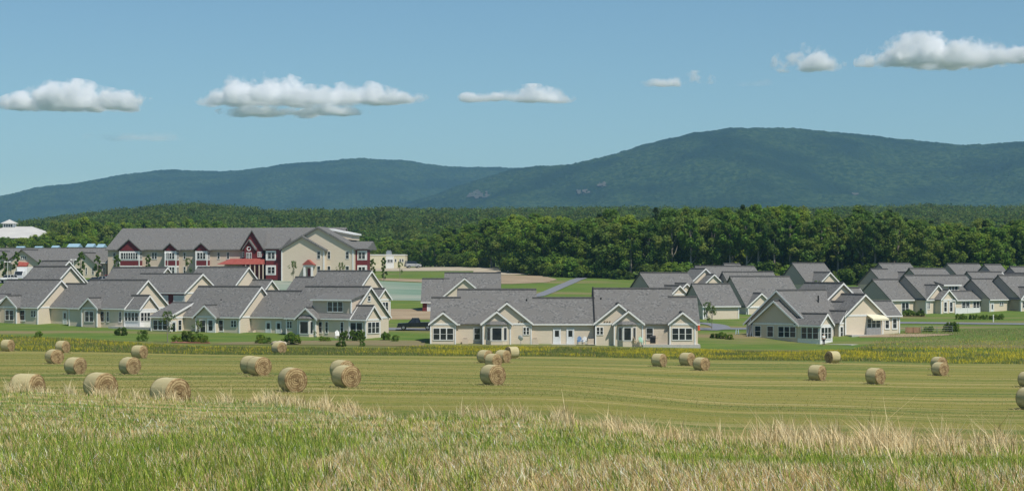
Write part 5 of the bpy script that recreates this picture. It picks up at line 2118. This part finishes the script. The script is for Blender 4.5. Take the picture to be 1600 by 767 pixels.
def ladder(px0, px1, ytop):
    base = at(hD, hD.U(1168, -1.0), -1.0)
    e = empty('ladder', base, hD.ph, label='long aluminium ladder leaning on the left corner of the broad gabled cottage', cat='ladder')
    for sx in (-.24, .24):
        t = MB()
        t.tube([(sx, 0, 0), (sx, 1.15, 3.5)], .045, 6)
        t.build('rail', M['metal'], e)
    for k in range(1, 12):
        t = MB()
        f = k / 12
        t.tube([(-.24, 1.15 * f, 3.5 * f), (.24, 1.15 * f, 3.5 * f)], .025, 6)
        t.build('rung', M['metal'], e)
    b = at(hD, hD.U(1151, .6), .6)
    e = empty('step_ladder', b, hD.ph + .4, label='pale blue stepladder standing open left of the broad gabled cottage', cat='ladder')
    bl = mat('pale_blue_fibreglass', (0.45, 0.58, 0.68), .5)
    for sx in (-.28, .28):
        t = MB()
        t.tube([(sx, 0, 0), (sx * .6, .5, 1.9)], .04, 6)
        t.build('rail', bl, e)
        t = MB()
        t.tube([(sx, 1.0, 0), (sx * .6, .5, 1.9)], .035, 6)
        t.build('rail', bl, e)
    for k in range(1, 6):
        f = k / 6
        t = MB()
        t.box(-.28 + .1 * f, .28 - .1 * f, .5 * f - .04, .5 * f + .04, 1.9 * f - .015, 1.9 * f + .015)
        t.build('step', bl, e)


ladder(0, 0, 0)


def dish():
    e = empty('satellite_dish', at(hA, hA.U(813.5, -.4), -.4, 0), radians(-35), label='white satellite dish on a short mast against the square-on duplex', cat='satellite dish')
    m = MB()
    K, Rn = 20, 5
    for i in range(Rn + 1):
        r = .42 * i / Rn
        for j in range(K):
            a = 2 * pi * j / K
            m.v.append((cos(a) * r, -.1 + .5 * r * r - .25 * sin(a) * r, .95 + sin(a) * r * .95))
    for i in range(Rn):
        for j in range(K):
            a, b = i * K + j, i * K + (j + 1) % K
            m.f.append((a, b, b + K, a + K))
            m.mi.append(0)
    o = m.build('reflector', M['white'], e)
    o.modifiers.new('solid', 'SOLIDIFY').thickness = .03
    t = MB()
    t.tube([(0, .05, -.1), (0, .05, .95)], .035, 8)
    t.build('mast', M['metal'], e)
    t = MB()
    t.tube([(0, -.05, .6), (0, -.5, .9)], .02, 6)
    t.box(-.05, .05, -.58, -.46, .85, .97)
    t.build('feed_arm', M['metal'], e)


dish()


def adirondack(px, v, rz, m, label, host=None):
    host = host or hA
    e = empty('garden_chair', at(host, host.U(px, v), v, .03), rz, label=label, cat='chair', group='garden chairs on the patios')
    t = MB()
    for k in range(5):
        t.box(-.3 + k * .122, -.3 + k * .122 + .1, -.25, .3, .34, .37)
    t.build('seat', m, e)
    for k in range(5):
        x = -.3 + k * .122
        t = MB()
        hgt = .95 + (.12 if k in (1, 3) else .18 if k == 2 else 0)
        t.add([(x, .28, .33), (x + .1, .28, .33), (x + .1, .31, .33), (x, .31, .33), (x, .52, hgt), (x + .1, .52, hgt), (x + .1, .55, hgt), (x, .55, hgt)],
              [(0, 3, 2, 1), (4, 5, 6, 7), (0, 1, 5, 4), (1, 2, 6, 5), (2, 3, 7, 6), (3, 0, 4, 7)])
        t.build('back_slat', m, e)
    for sx in (-1, 1):
        t = MB()
        t.box(sx * .37 - .06, sx * .37 + .06, -.32, .35, .55, .58)
        t.build('armrest', m, e)
        for yy in (-.26, .28):
            t = MB()
            t.box(sx * .35 - .03, sx * .35 + .03, yy - .03, yy + .03, 0, .55)
            t.build('leg', m, e)


wood = mat('pale_wood', (0.52, 0.42, 0.28), .8, (0.45, 0.36, 0.24), 5)
bluec = mat('blue_plastic', (0.05, 0.16, 0.34), .5)
greenc = mat('pale_green_plastic', (0.35, 0.55, 0.42), .5)
adirondack(906.5, .3, radians(10), bluec, 'blue garden chair beside the second white door of the square-on duplex')
adirondack(912, -.2, radians(-20), M['white'], 'white garden chair just right of the blue one')
adirondack(1003.5, -.9, radians(30), greenc, 'pale green garden chair on the right patio of the square-on duplex')
adirondack(996, -.9, radians(80), wood, 'pale wooden garden chair on its side of the right patio')
adirondack(528, -1.2, radians(20), M['white'], 'white garden chair left of the evergreen hedge row', host=hB)


def grill(host, px, v, label):
    e = empty('barbecue_grill', at(host, host.U(px, v), v, .04), 0, label=label, cat='grill')
    t = MB()
    t.extrude([(-.25, .75), (.25, .75), (.25, 1.0), (.12, 1.2), (-.15, 1.2), (-.25, 1.0)], -.4, .4, 'u')
    t.build('hood', M['black'], e)
    t = MB()
    t.box(-.38, .38, -.22, .22, .1, .74)
    t.build('cabinet', M['black'], e)
    for sx in (-1, 1):
        t = MB()
        t.box(sx * .58 - .17, sx * .58 + .17, -.2, .2, .8, .84)
        t.build('side_shelf', M['metal'], e)


grill(hA, 1020, .6, 'black barbecue grill on the right patio of the square-on duplex')
grill(hF, 1441, 1.0, 'dark barbecue grill against the shaded wall at the right')


def ac_unit(host, u, v, label):
    e = empty('air_conditioner', at(host, u, v, -.05), host.ph, label=label, cat='air conditioner', group='air conditioners against cottage walls')
    t = MB()
    t.box(-.42, .42, -.36, .36, .08, .85)
    t.build('casing', M['siding2'], e)
    t = MB()
    t.tube([(0, 0, .85), (0, 0, .89)], .3, 16)
    t.build('fan_grille', M['black'], e)
    t = MB()
    t.box(-.5, .5, -.45, .45, 0, .078)
    t.build('base_pad', M['concrete'], e)


ac_unit(hA, hA.U(836, .9), .9, 'beige air conditioner by the corner in the middle of the square-on duplex')
ac_unit(hA, hA.U(923, .8), .8, 'grey blue air conditioner box at the inner corner right of the garden chairs')
ac_unit(hB, hB.U(394, 2.2), 2.2, 'small air conditioner in the inner corner of the dormer duplex')
ac_unit(hA, hA.U(727, .9), .9, 'air conditioner between the left gable and first single window of the square-on duplex')


# white patio fence of the right-hand cottage
def vinyl_fence():
    px0, px1 = 1493, 1531
    v = -3.6
    u0, u1 = hF.U(1493, v), hF.U(1531, v)
    base = at(hF, u0, v, 0)
    e = empty('vinyl_fence', base, hF.ph, label='white vinyl patio fence before the sunroom of the right hand cottage', cat='fence')
    L = u1 - u0
    n = int(L / .16)
    brd = None
    for k in range(n):
        x = L * k / n
        t = MB()
        t.box(x + .008, x + L / n - .008, 0, .03, .08, 1.35)
        o = t.build('board', M['white'], e)
    for x in (0, L / 2, L):
        t = MB()
        t.box(x - .07, x + .07, -.05, .09, -.3, 1.55)
        t.build('post', M['white'], e)
    t = MB()
    t.box(0, L, -.02, -.004, 1.25, 1.36)
    t.box(0, L, -.02, -.004, .1, .2)
    t.build('rail', M['white'], e)


vinyl_fence()


def raised_bed():
    d = ground_at(1426, 520, 262, 340)
    X = XP(1426, d)
    e = empty('raised_planter', (X, d, tz(X, d)), radians(4), label='brown timber raised planter in rough grass right of the awning cottage', cat='planter')
    br = mat('brown_timber', (0.30, 0.17, 0.10), .85, (0.36, 0.22, 0.14), 3)
    for k in range(3):
        for yy in (-.6, .6):
            t = MB()
            t.box(-.98, .98, yy - .03, yy + .03, .02 + k * .28, .26 + k * .28)
            t.build('plank', br, e)
    for sx in (-1, 0, 1):
        t = MB()
        t.box(sx * .98 - .05, sx * .98 + .05, -.7, -.632, 0, .92)
        t.build('post', br, e)


raised_bed()


def wire_fence():
    px = [1405, 1416, 1440, 1464, 1488]
    d = ground_at(1450, 519, 262, 340)
    X0 = XP(px[0], d)
    e = empty('garden_fence', (X0, d, tz(X0, d)), 0, label='thin garden fence around dark plants right of the brown planter', cat='fence')
    for p in px:
        X = XP(p, d) - X0
        z = tz(XP(p, d), d) - tz(X0, d)
        t = MB()
        t.tube([(X, 0, z - .2), (X, 0, z + 1.0)], .035, 6)
        t.build('post', M['metal'], e)
    for k in (.35, .65, .95):
        t = MB()
        t.tube([(XP(p, d) - X0, 0, tz(XP(p, d), d) - tz(X0, d) + k) for p in px], .012, 4)
        t.build('wire', M['metal'], e)
    for i, p in enumerate((1446, 1454, 1478, 1486, 1493)):
        dd = d + 1.5
        put_tree('garden_plant', bushk[i % 4], XP(p, dd), dd, random.uniform(.7, 1.5), '%s dark plant from the left inside the thin garden fence' % ORD[i], 'plants of the fenced garden patch', cat='plant', wide=.8)


wire_fence()


def lamp_post(px, d, H, label):
    X = XP(px, d)
    e = empty('street_lamp', (X, d, tz(X, d)), 0, label=label, cat='street lamp', group='street lamps of the village')
    t = MB()
    t.tube([(0, 0, -.3), (0, 0, H)], [.08, .05], 8)
    t.build('post', M['white'], e)
    t = MB()
    t.tube([(-.35, 0, H), (0, 0, H + .08), (.35, 0, H)], .05, 6)
    t.build('arm', M['white'], e)
    for sx in (-1, 1):
        t = MB()
        t.extrude([(-.18, H - .02), (.18, H - .02), (.1, H + .14), (-.1, H + .14)], sx * .5 - .2, sx * .5 + .2, 'u')
        t.build('lamp_head', M['white'], e)


lamp_post(262, 412, 6.4, 'white two headed street lamp in front of the second red bay')
lamp_post(12, 405, 5, 'white street lamp beside the parked car at the far left')
lamp_post(115, 412, 5, 'white street lamp left of the slim poplar before the long low building')


def marker(px, y, d0, label, H=1.2):
    d = ground_at(px, y, d0, 400)
    X = XP(px, d)
    o = MB()
    o.tube([(0, 0, -.2), (0, 0, H), (0, 0, H + .06)], [.09, .09, .02], 8)
    ob = o.build('marker_post', M['white'])
    ob.location = (X, d, tz(X, d))
    tag(ob, label, 'post')


marker(1552, 503, 270, 'short white marker post before the bedding shrubs at the right')


def boulder(px, y, s, label):
    d = ground_at(px, y, 262, 400)
    X = XP(px, d)
    bm = bmesh.new()
    bmesh.ops.create_icosphere(bm, subdivisions=3, radius=s)
    for v in bm.verts:
        k = 1 + .25 * math.sin(v.co.x * 5 / s + 1) * math.sin(v.co.y * 4 / s) + random.uniform(-.04, .04)
        v.co = Vector((v.co.x * 1.5 * k, v.co.y * k, v.co.z * .6 * k))
    me = bpy.data.meshes.new('boulder')
    bm.to_mesh(me)
    bm.free()
    me.materials.append(M['gravel'])
    ob = link_mesh('boulder', me)
    ob.location = (X, d, tz(X, d) + s * .15)
    tag(ob, label, 'rock')


boulder(436, 541, .7, 'flat pale boulder on the bare soil beside the round dark bush')


def traffic_barrel():
    d = 300
    X = XP(1091, d)
    t = MB()
    t.tube([(0, 0, 0), (0, 0, .1), (0, 0, .9), (0, 0, 1.0)], [.32, .28, .2, .18], 12)
    ob = t.build('traffic_barrel', mat('orange_red_plastic', (0.6, 0.08, 0.03), .5))
    ob.location = (X, d, tz(X, d))
    tag(ob, 'orange red barrel beside the right corner of the square-on duplex', 'barrel')


traffic_barrel()

#@@GRASS
# ------------------------------------------------------------------ grass
rg = np.random.default_rng(21)


def blades(name, X, Y, H, Wd, lean, cols, label, yaw=None, seg2=False, off=0.0):
    n = len(X)
    Z = terrain(X, Y) + off
    an = rg.uniform(0, 2 * pi, n) if yaw is None else yaw
    la = (rg.normal(0, 1, (n, 2)) + np.array([-.45, 0])) * lean[:, None] * H[:, None]
    dx, dy = np.cos(an) * Wd / 2, np.sin(an) * Wd / 2 * .6
    b0 = np.stack([X - dx, Y - dy, Z - .02], 1)
    b1 = np.stack([X + dx, Y + dy, Z - .02], 1)
    tp = np.stack([X + la[:, 0], Y + la[:, 1], Z + H], 1)
    if seg2:
        m0 = np.stack([X - dx * .8 + la[:, 0] * .35, Y - dy + la[:, 1] * .35, Z + H * .55], 1)
        m1 = np.stack([X + dx * .8 + la[:, 0] * .35, Y + dy + la[:, 1] * .35, Z + H * .55], 1)
        V = np.stack([b0, b1, m1, b0, m1, m0, m0, m1, tp], 1).reshape(-1, 3)
        C = np.repeat(cols, 3, 0)
    else:
        V = np.stack([b0, b1, tp], 1).reshape(-1, 3)
        C = cols
    o = link_mesh(name, tri_mesh(name, V, C, M['grass']))
    return tag(o, label, 'grass', kind='stuff')


def pick(pal, n):
    pal = np.array(pal)
    i = rg.integers(0, len(pal), n)
    return pal[i] * rg.uniform(.75, 1.25, (n, 1))


# near slope, spread so that it covers evenly from the camera's side down to the crest
N = 270000
px = rg.uniform(-90, 1690, N)
dc = crest_d(px)
t = rg.random(N)
inv = (1 / 10.0) * (1 - t) + t / dc
d = 1 / inv
d = np.minimum(d + rg.normal(0, .2, N), dc)
X, Y = (px - CX) / F * d, d
gn = fbm(X / .35 + 9, Y / 3, 3) * .65 + fbm(X / 1.6 + 90, Y / 16, 3) * .35
green = (rg.random(N) < np.clip((gn - .48) * 1.9 + .25, .06, .55))
colg = pick([(0.24, 0.34, 0.045), (0.16, 0.26, 0.035), (0.32, 0.40, 0.06), (0.40, 0.44, 0.08), (0.09, 0.17, 0.03)], N)
colt = pick([(0.78, 0.58, 0.28), (0.90, 0.71, 0.40), (0.54, 0.36, 0.17), (0.56, 0.44, 0.18), (0.95, 0.80, 0.55), (0.28, 0.20, 0.09)], N)
cols = np.where(green[:, None], colg, colt)
H = np.where(green, rg.uniform(.06, .19, N), rg.uniform(.03, .13, N)) * (1 + .4 * (gn - .5))
Wd = np.where(green, .011, .010) * (1 + d / 45) * rg.uniform(.6, 1.4, N)
cols = np.minimum(cols * rg.uniform(.6, 1.5, (N, 1)), .88)
blades('short_grass', X, Y, H, Wd, np.where(green, .35, .7), cols, 'short mixed green and straw coloured grass on the near slope')

# tall straw coloured stems along the crest
N = 56000
px = rg.uniform(-60, 1660, N)
dc = crest_d(px)
clump = fbm(px / 22, px * 0 + 4, 3)
keep = rg.random(N) < np.clip((clump - .3) * 2.2, .12, 1) * np.interp(px, [0, 700, 1000, 1600], [.5, .45, .75, 1])
px, dc, clump = px[keep], dc[keep], clump[keep]
n = len(px)
d = dc - np.abs(rg.normal(0, 1, n)) * dc * np.interp(px, [0, 700, 1200, 1600], [.05, .07, .11, .11]) + rg.uniform(-.02, .05, n) * dc
hs = np.interp(px, [0, 400, 900, 1200, 1600], [.25, .26, .26, .27, .27]) * rg.gamma(6, 1 / 6, n) * (0.6 + .8 * clump)
# a few long leaning stalks
hs *= np.where(rg.random(n) < .03, 1.45, 1)
X, Y = (px - CX) / F * d, d
cols = pick([(0.88, 0.69, 0.39), (0.97, 0.81, 0.52), (0.66, 0.49, 0.27), (0.86, 0.71, 0.42), (0.40, 0.30, 0.14)], n)
blades('tall_dry_grass', X, Y, hs, .009 + d / 5600, np.full(n, .38), cols, 'tall straw coloured dry grass stems along the crest of the slope', seg2=True)

# stubble on the field itself
N = 100000
px = rg.uniform(-60, 1660, N)
u = rg.random(N)
dc = crest_d(px) + 2
d = 1 / ((1 - u) / dc + u / 235.0)
X, Y = (px - CX) / F * d, d
gn = fbm(X / 30 + 5, Y / 1.6, 3)
cols = np.where((rg.random(N) < gn)[:, None], pick([(0.16, 0.20, 0.05), (0.20, 0.22, 0.065)], N), pick([(0.34, 0.29, 0.11), (0.44, 0.37, 0.17)], N))
blades('hay_stubble', X, Y, rg.uniform(.03, .09, N), .02 + d / 4500, np.full(N, .5), cols, 'cut hay stubble with straw rows on the mown field')

# loose straw round the feet of the bales
bp_ = np.array([(o.location.x, o.location.y) for o in bpy.data.objects if o.name.startswith('hay_bale')])
N = len(bp_) * 420
ix = np.repeat(np.arange(len(bp_)), 420)
ra, an_ = .75 + np.abs(rg.normal(0, .35, N)), rg.uniform(0, 2 * pi, N)
X, Y = bp_[ix, 0] + np.cos(an_) * ra, bp_[ix, 1] + np.sin(an_) * ra
blades('loose_straw', X, Y, rg.uniform(.05, .16, N), np.full(N, .045), np.full(N, 1.1), pick([(0.5, 0.42, 0.2), (0.62, 0.52, 0.28), (0.2, 0.24, 0.07)], N),
       'loose straw and tufts round the feet of the hay bales')

# meadow: uncut grass with yellow flowers
N = 150000
px = rg.uniform(-40, 1640, N)
far = np.interp(px, [0, 230, 330, 600, 660, 1090, 1150, 1250, 1330, 1420, 1640], [283, 262, 258, 257, 263, 264, 262, 262, 268, 300, 306])
d = EDGE + (far - EDGE) * rg.random(N) ** 1.1
X, Y = (px - CX) / F * d, d
gn = fbm(X / 4 + 33, Y / 3 + 8, 3)
flow = np.interp(px, [0, 200, 300, 500, 640, 720, 1600], [.25, .3, .22, .08, .25, .55, .65]) * np.clip((gn - .36) * 3.6, 0, 1)
flow = flow * np.clip((d - EDGE) / 4, .1, 1) * np.where((px > 1250) & (d > 276), np.clip(1 - (d - 276) / 9, .03, 1), 1)
yel = rg.random(N) < flow
cols = np.where(yel[:, None], pick([(0.74, 0.60, 0.04), (0.60, 0.52, 0.05), (0.42, 0.40, 0.06)], N),
                pick([(0.16, 0.23, 0.05), (0.21, 0.26, 0.065), (0.12, 0.18, 0.04), (0.34, 0.27, 0.13)], N))
rough = (px > 1250) & (d > 270 + 8 * (gn - .5)) & (rg.random(N) < .6)
cols = np.where(rough[:, None], pick([(0.40, 0.30, 0.15), (0.30, 0.27, 0.11), (0.46, 0.36, 0.20)], N), cols)
H = np.where(yel, rg.uniform(.25, .48, N), rg.uniform(.12, .4, N)) * np.clip((d - EDGE) / 2 + .4, .4, 1) * np.where(d > far - 2.5, .5, 1) * np.where(d > 272, .6, 1)
blades('meadow_plants', X, Y, H, np.where(yel, .10, .07), np.full(N, .25), cols, 'uncut meadow grass with yellow flowers between the field and the cottages')

#@@CLOUDS
# ------------------------------------------------------------------ clouds (real volumes, high behind the mountains)
def cloud_material(i, dens=.03):
    m = bpy.data.materials.new('cloud_vapour')
    m.use_nodes = True
    n, l = m.node_tree.nodes, m.node_tree.links
    n.remove(n['Principled BSDF'])
    v = n.new('ShaderNodeVolumePrincipled')
    v.inputs['Color'].default_value = (1, 1, 1, 1)
    v.inputs['Anisotropy'].default_value = -0.35
    l.new(v.outputs[0], n['Material Output'].inputs['Volume'])
    tc = n.new('ShaderNodeTexCoord')

    def mth(op, a, b=None):
        q = n.new('ShaderNodeMath')
        q.operation = op
        for k, x in enumerate((a, b)):
            if x is None: continue
            if isinstance(x, (int, float)): q.inputs[k].default_value = x
            else: l.new(x, q.inputs[k])
        return q.outputs[0]
    pos = n.new('ShaderNodeNewGeometry').outputs['Position']
    t1 = n.new('ShaderNodeTexNoise')
    t1.inputs['Scale'].default_value = .0075
    t1.inputs['Detail'].default_value = 6
    t1.inputs['Roughness'].default_value = .62
    l.new(pos, t1.inputs['Vector'])
    ln = n.new('ShaderNodeVectorMath')
    ln.operation = 'LENGTH'
    mp = n.new('ShaderNodeMapping')
    l.new(tc.outputs['Object'], mp.inputs[0])
    l.new(mp.outputs[0], ln.inputs[0])
    r = ln.outputs['Value']
    f = mth('SUBTRACT', 1.0, r)                      # 1 centre .. 0 rim
    f = mth('ADD', f, mth('MULTIPLY', mth('SUBTRACT', t1.outputs[0], .58), 4.2))
    sx = n.new('ShaderNodeSeparateXYZ')
    l.new(tc.outputs['Object'], sx.inputs[0])
    low = mth('MAXIMUM', mth('SUBTRACT', mth('MULTIPLY', sx.outputs[2], -1.0), .22), 0.0)
    f = mth('SUBTRACT', f, mth('MULTIPLY', low, 5.0))
    mr = n.new('ShaderNodeMapRange')
    mr.inputs[1].default_value = .0
    mr.inputs[2].default_value = .5
    mr.inputs[4].default_value = dens
    l.new(f, mr.inputs[0])
    l.new(mr.outputs[0], v.inputs['Density'])
    return m


CD = 9500.0
cm = cloud_material(0, .04)
cm2 = cloud_material(0, .003)
puffs = [
    # px, row, half width px, half height px, material, label, category
    ([(122, 163, 96, 20), (110, 152, 62, 20), (60, 168, 48, 12), (170, 164, 52, 16)], cm, 'flat based white cumulus cloud at the upper left'),
    ([(405, 145, 66, 24), (450, 158, 110, 18), (430, 178, 75, 9), (500, 176, 60, 10)], cm, 'wide white cloud bank left of centre with streaky lower edge'),
    ([(565, 153, 62, 18), (610, 158, 52, 11)], cm, 'white cloud joined to the right side of the wide bank'),
    ([(838, 153, 48, 15), (870, 157, 38, 10)], cm, 'small white cloud above the saddle of the mountains'),
    ([(752, 155, 32, 9)], cm, 'small flat cloud puff left of the cloud above the saddle'),
    ([(1074, 127, 36, 12), (1045, 131, 34, 9)], cm, 'tiny wispy cloud puff above the mountain shoulder'),
    ([(1264, 102, 46, 24)], cm, 'compact round white cloud high over the summit'),
    ([(1440, 86, 66, 28), (1500, 94, 98, 24), (1400, 98, 50, 16), (1590, 92, 60, 14)], cm, 'large bright cumulus cloud at the upper right'),
    ([(260, 216, 34, 10), (200, 216, 60, 8)], cm2, 'thin faded cloud wisp low on the left'),
    ([(1184, 132, 26, 7)], cm2, 'very faint cloud wisp left of the compact round cloud'),
]
for parts, m, lab in puffs:
    for j, (px, y, a, b) in enumerate(parts):
        Rx = a * 1.35 * CD / F
        Rz = b * 1.5 * CD / F
        bm = bmesh.new()
        bmesh.ops.create_icosphere(bm, subdivisions=3, radius=1.0)
        me = bpy.data.meshes.new('cloud')
        bm.to_mesh(me)
        bm.free()
        me.materials.append(m)
        if j == 0:
            o = link_mesh('cloud', me)
            tag(o, lab, 'cloud', 'fair weather clouds over the mountains')
            o.location = (XP(px, CD), CD, CAMZ + (HY - y) * CD / F)
            o.scale = (Rx, Rx * .7, Rz)
            root = o
            rl, rs = o.location.copy(), o.scale.copy()
        else:
            c = link_mesh('puff', me, root)
            D2 = CD + 0
            L = Vector((XP(px, D2), D2, CAMZ + (HY - y) * D2 / F)) - rl
            c.location = (L.x / rs.x, L.y / rs.y, L.z / rs.z)
            c.scale = (Rx / rs.x, Rx * .7 / rs.y, Rz / rs.z)

#@@HAZE
# ------------------------------------------------------------------ haze
hz = MB()
hz.box(-4200, 4200, -300, 8300, -60, 475)
hm = bpy.data.materials.new('haze')
hm.use_nodes = True
hn = hm.node_tree.nodes
hn.remove(hn['Principled BSDF'])
hv = hn.new('ShaderNodeVolumePrincipled')
hv.inputs['Color'].default_value = (0.34, 0.67, 1.0, 1)
hv.inputs['Density'].default_value = 7.5e-5
hv.inputs['Anisotropy'].default_value = 0.1
hm.node_tree.links.new(hv.outputs[0], hn['Material Output'].inputs['Volume'])
ho = hz.build('haze', hm)
tag(ho, 'thin blue summer haze in the air over the valley', 'haze', kind='stuff')
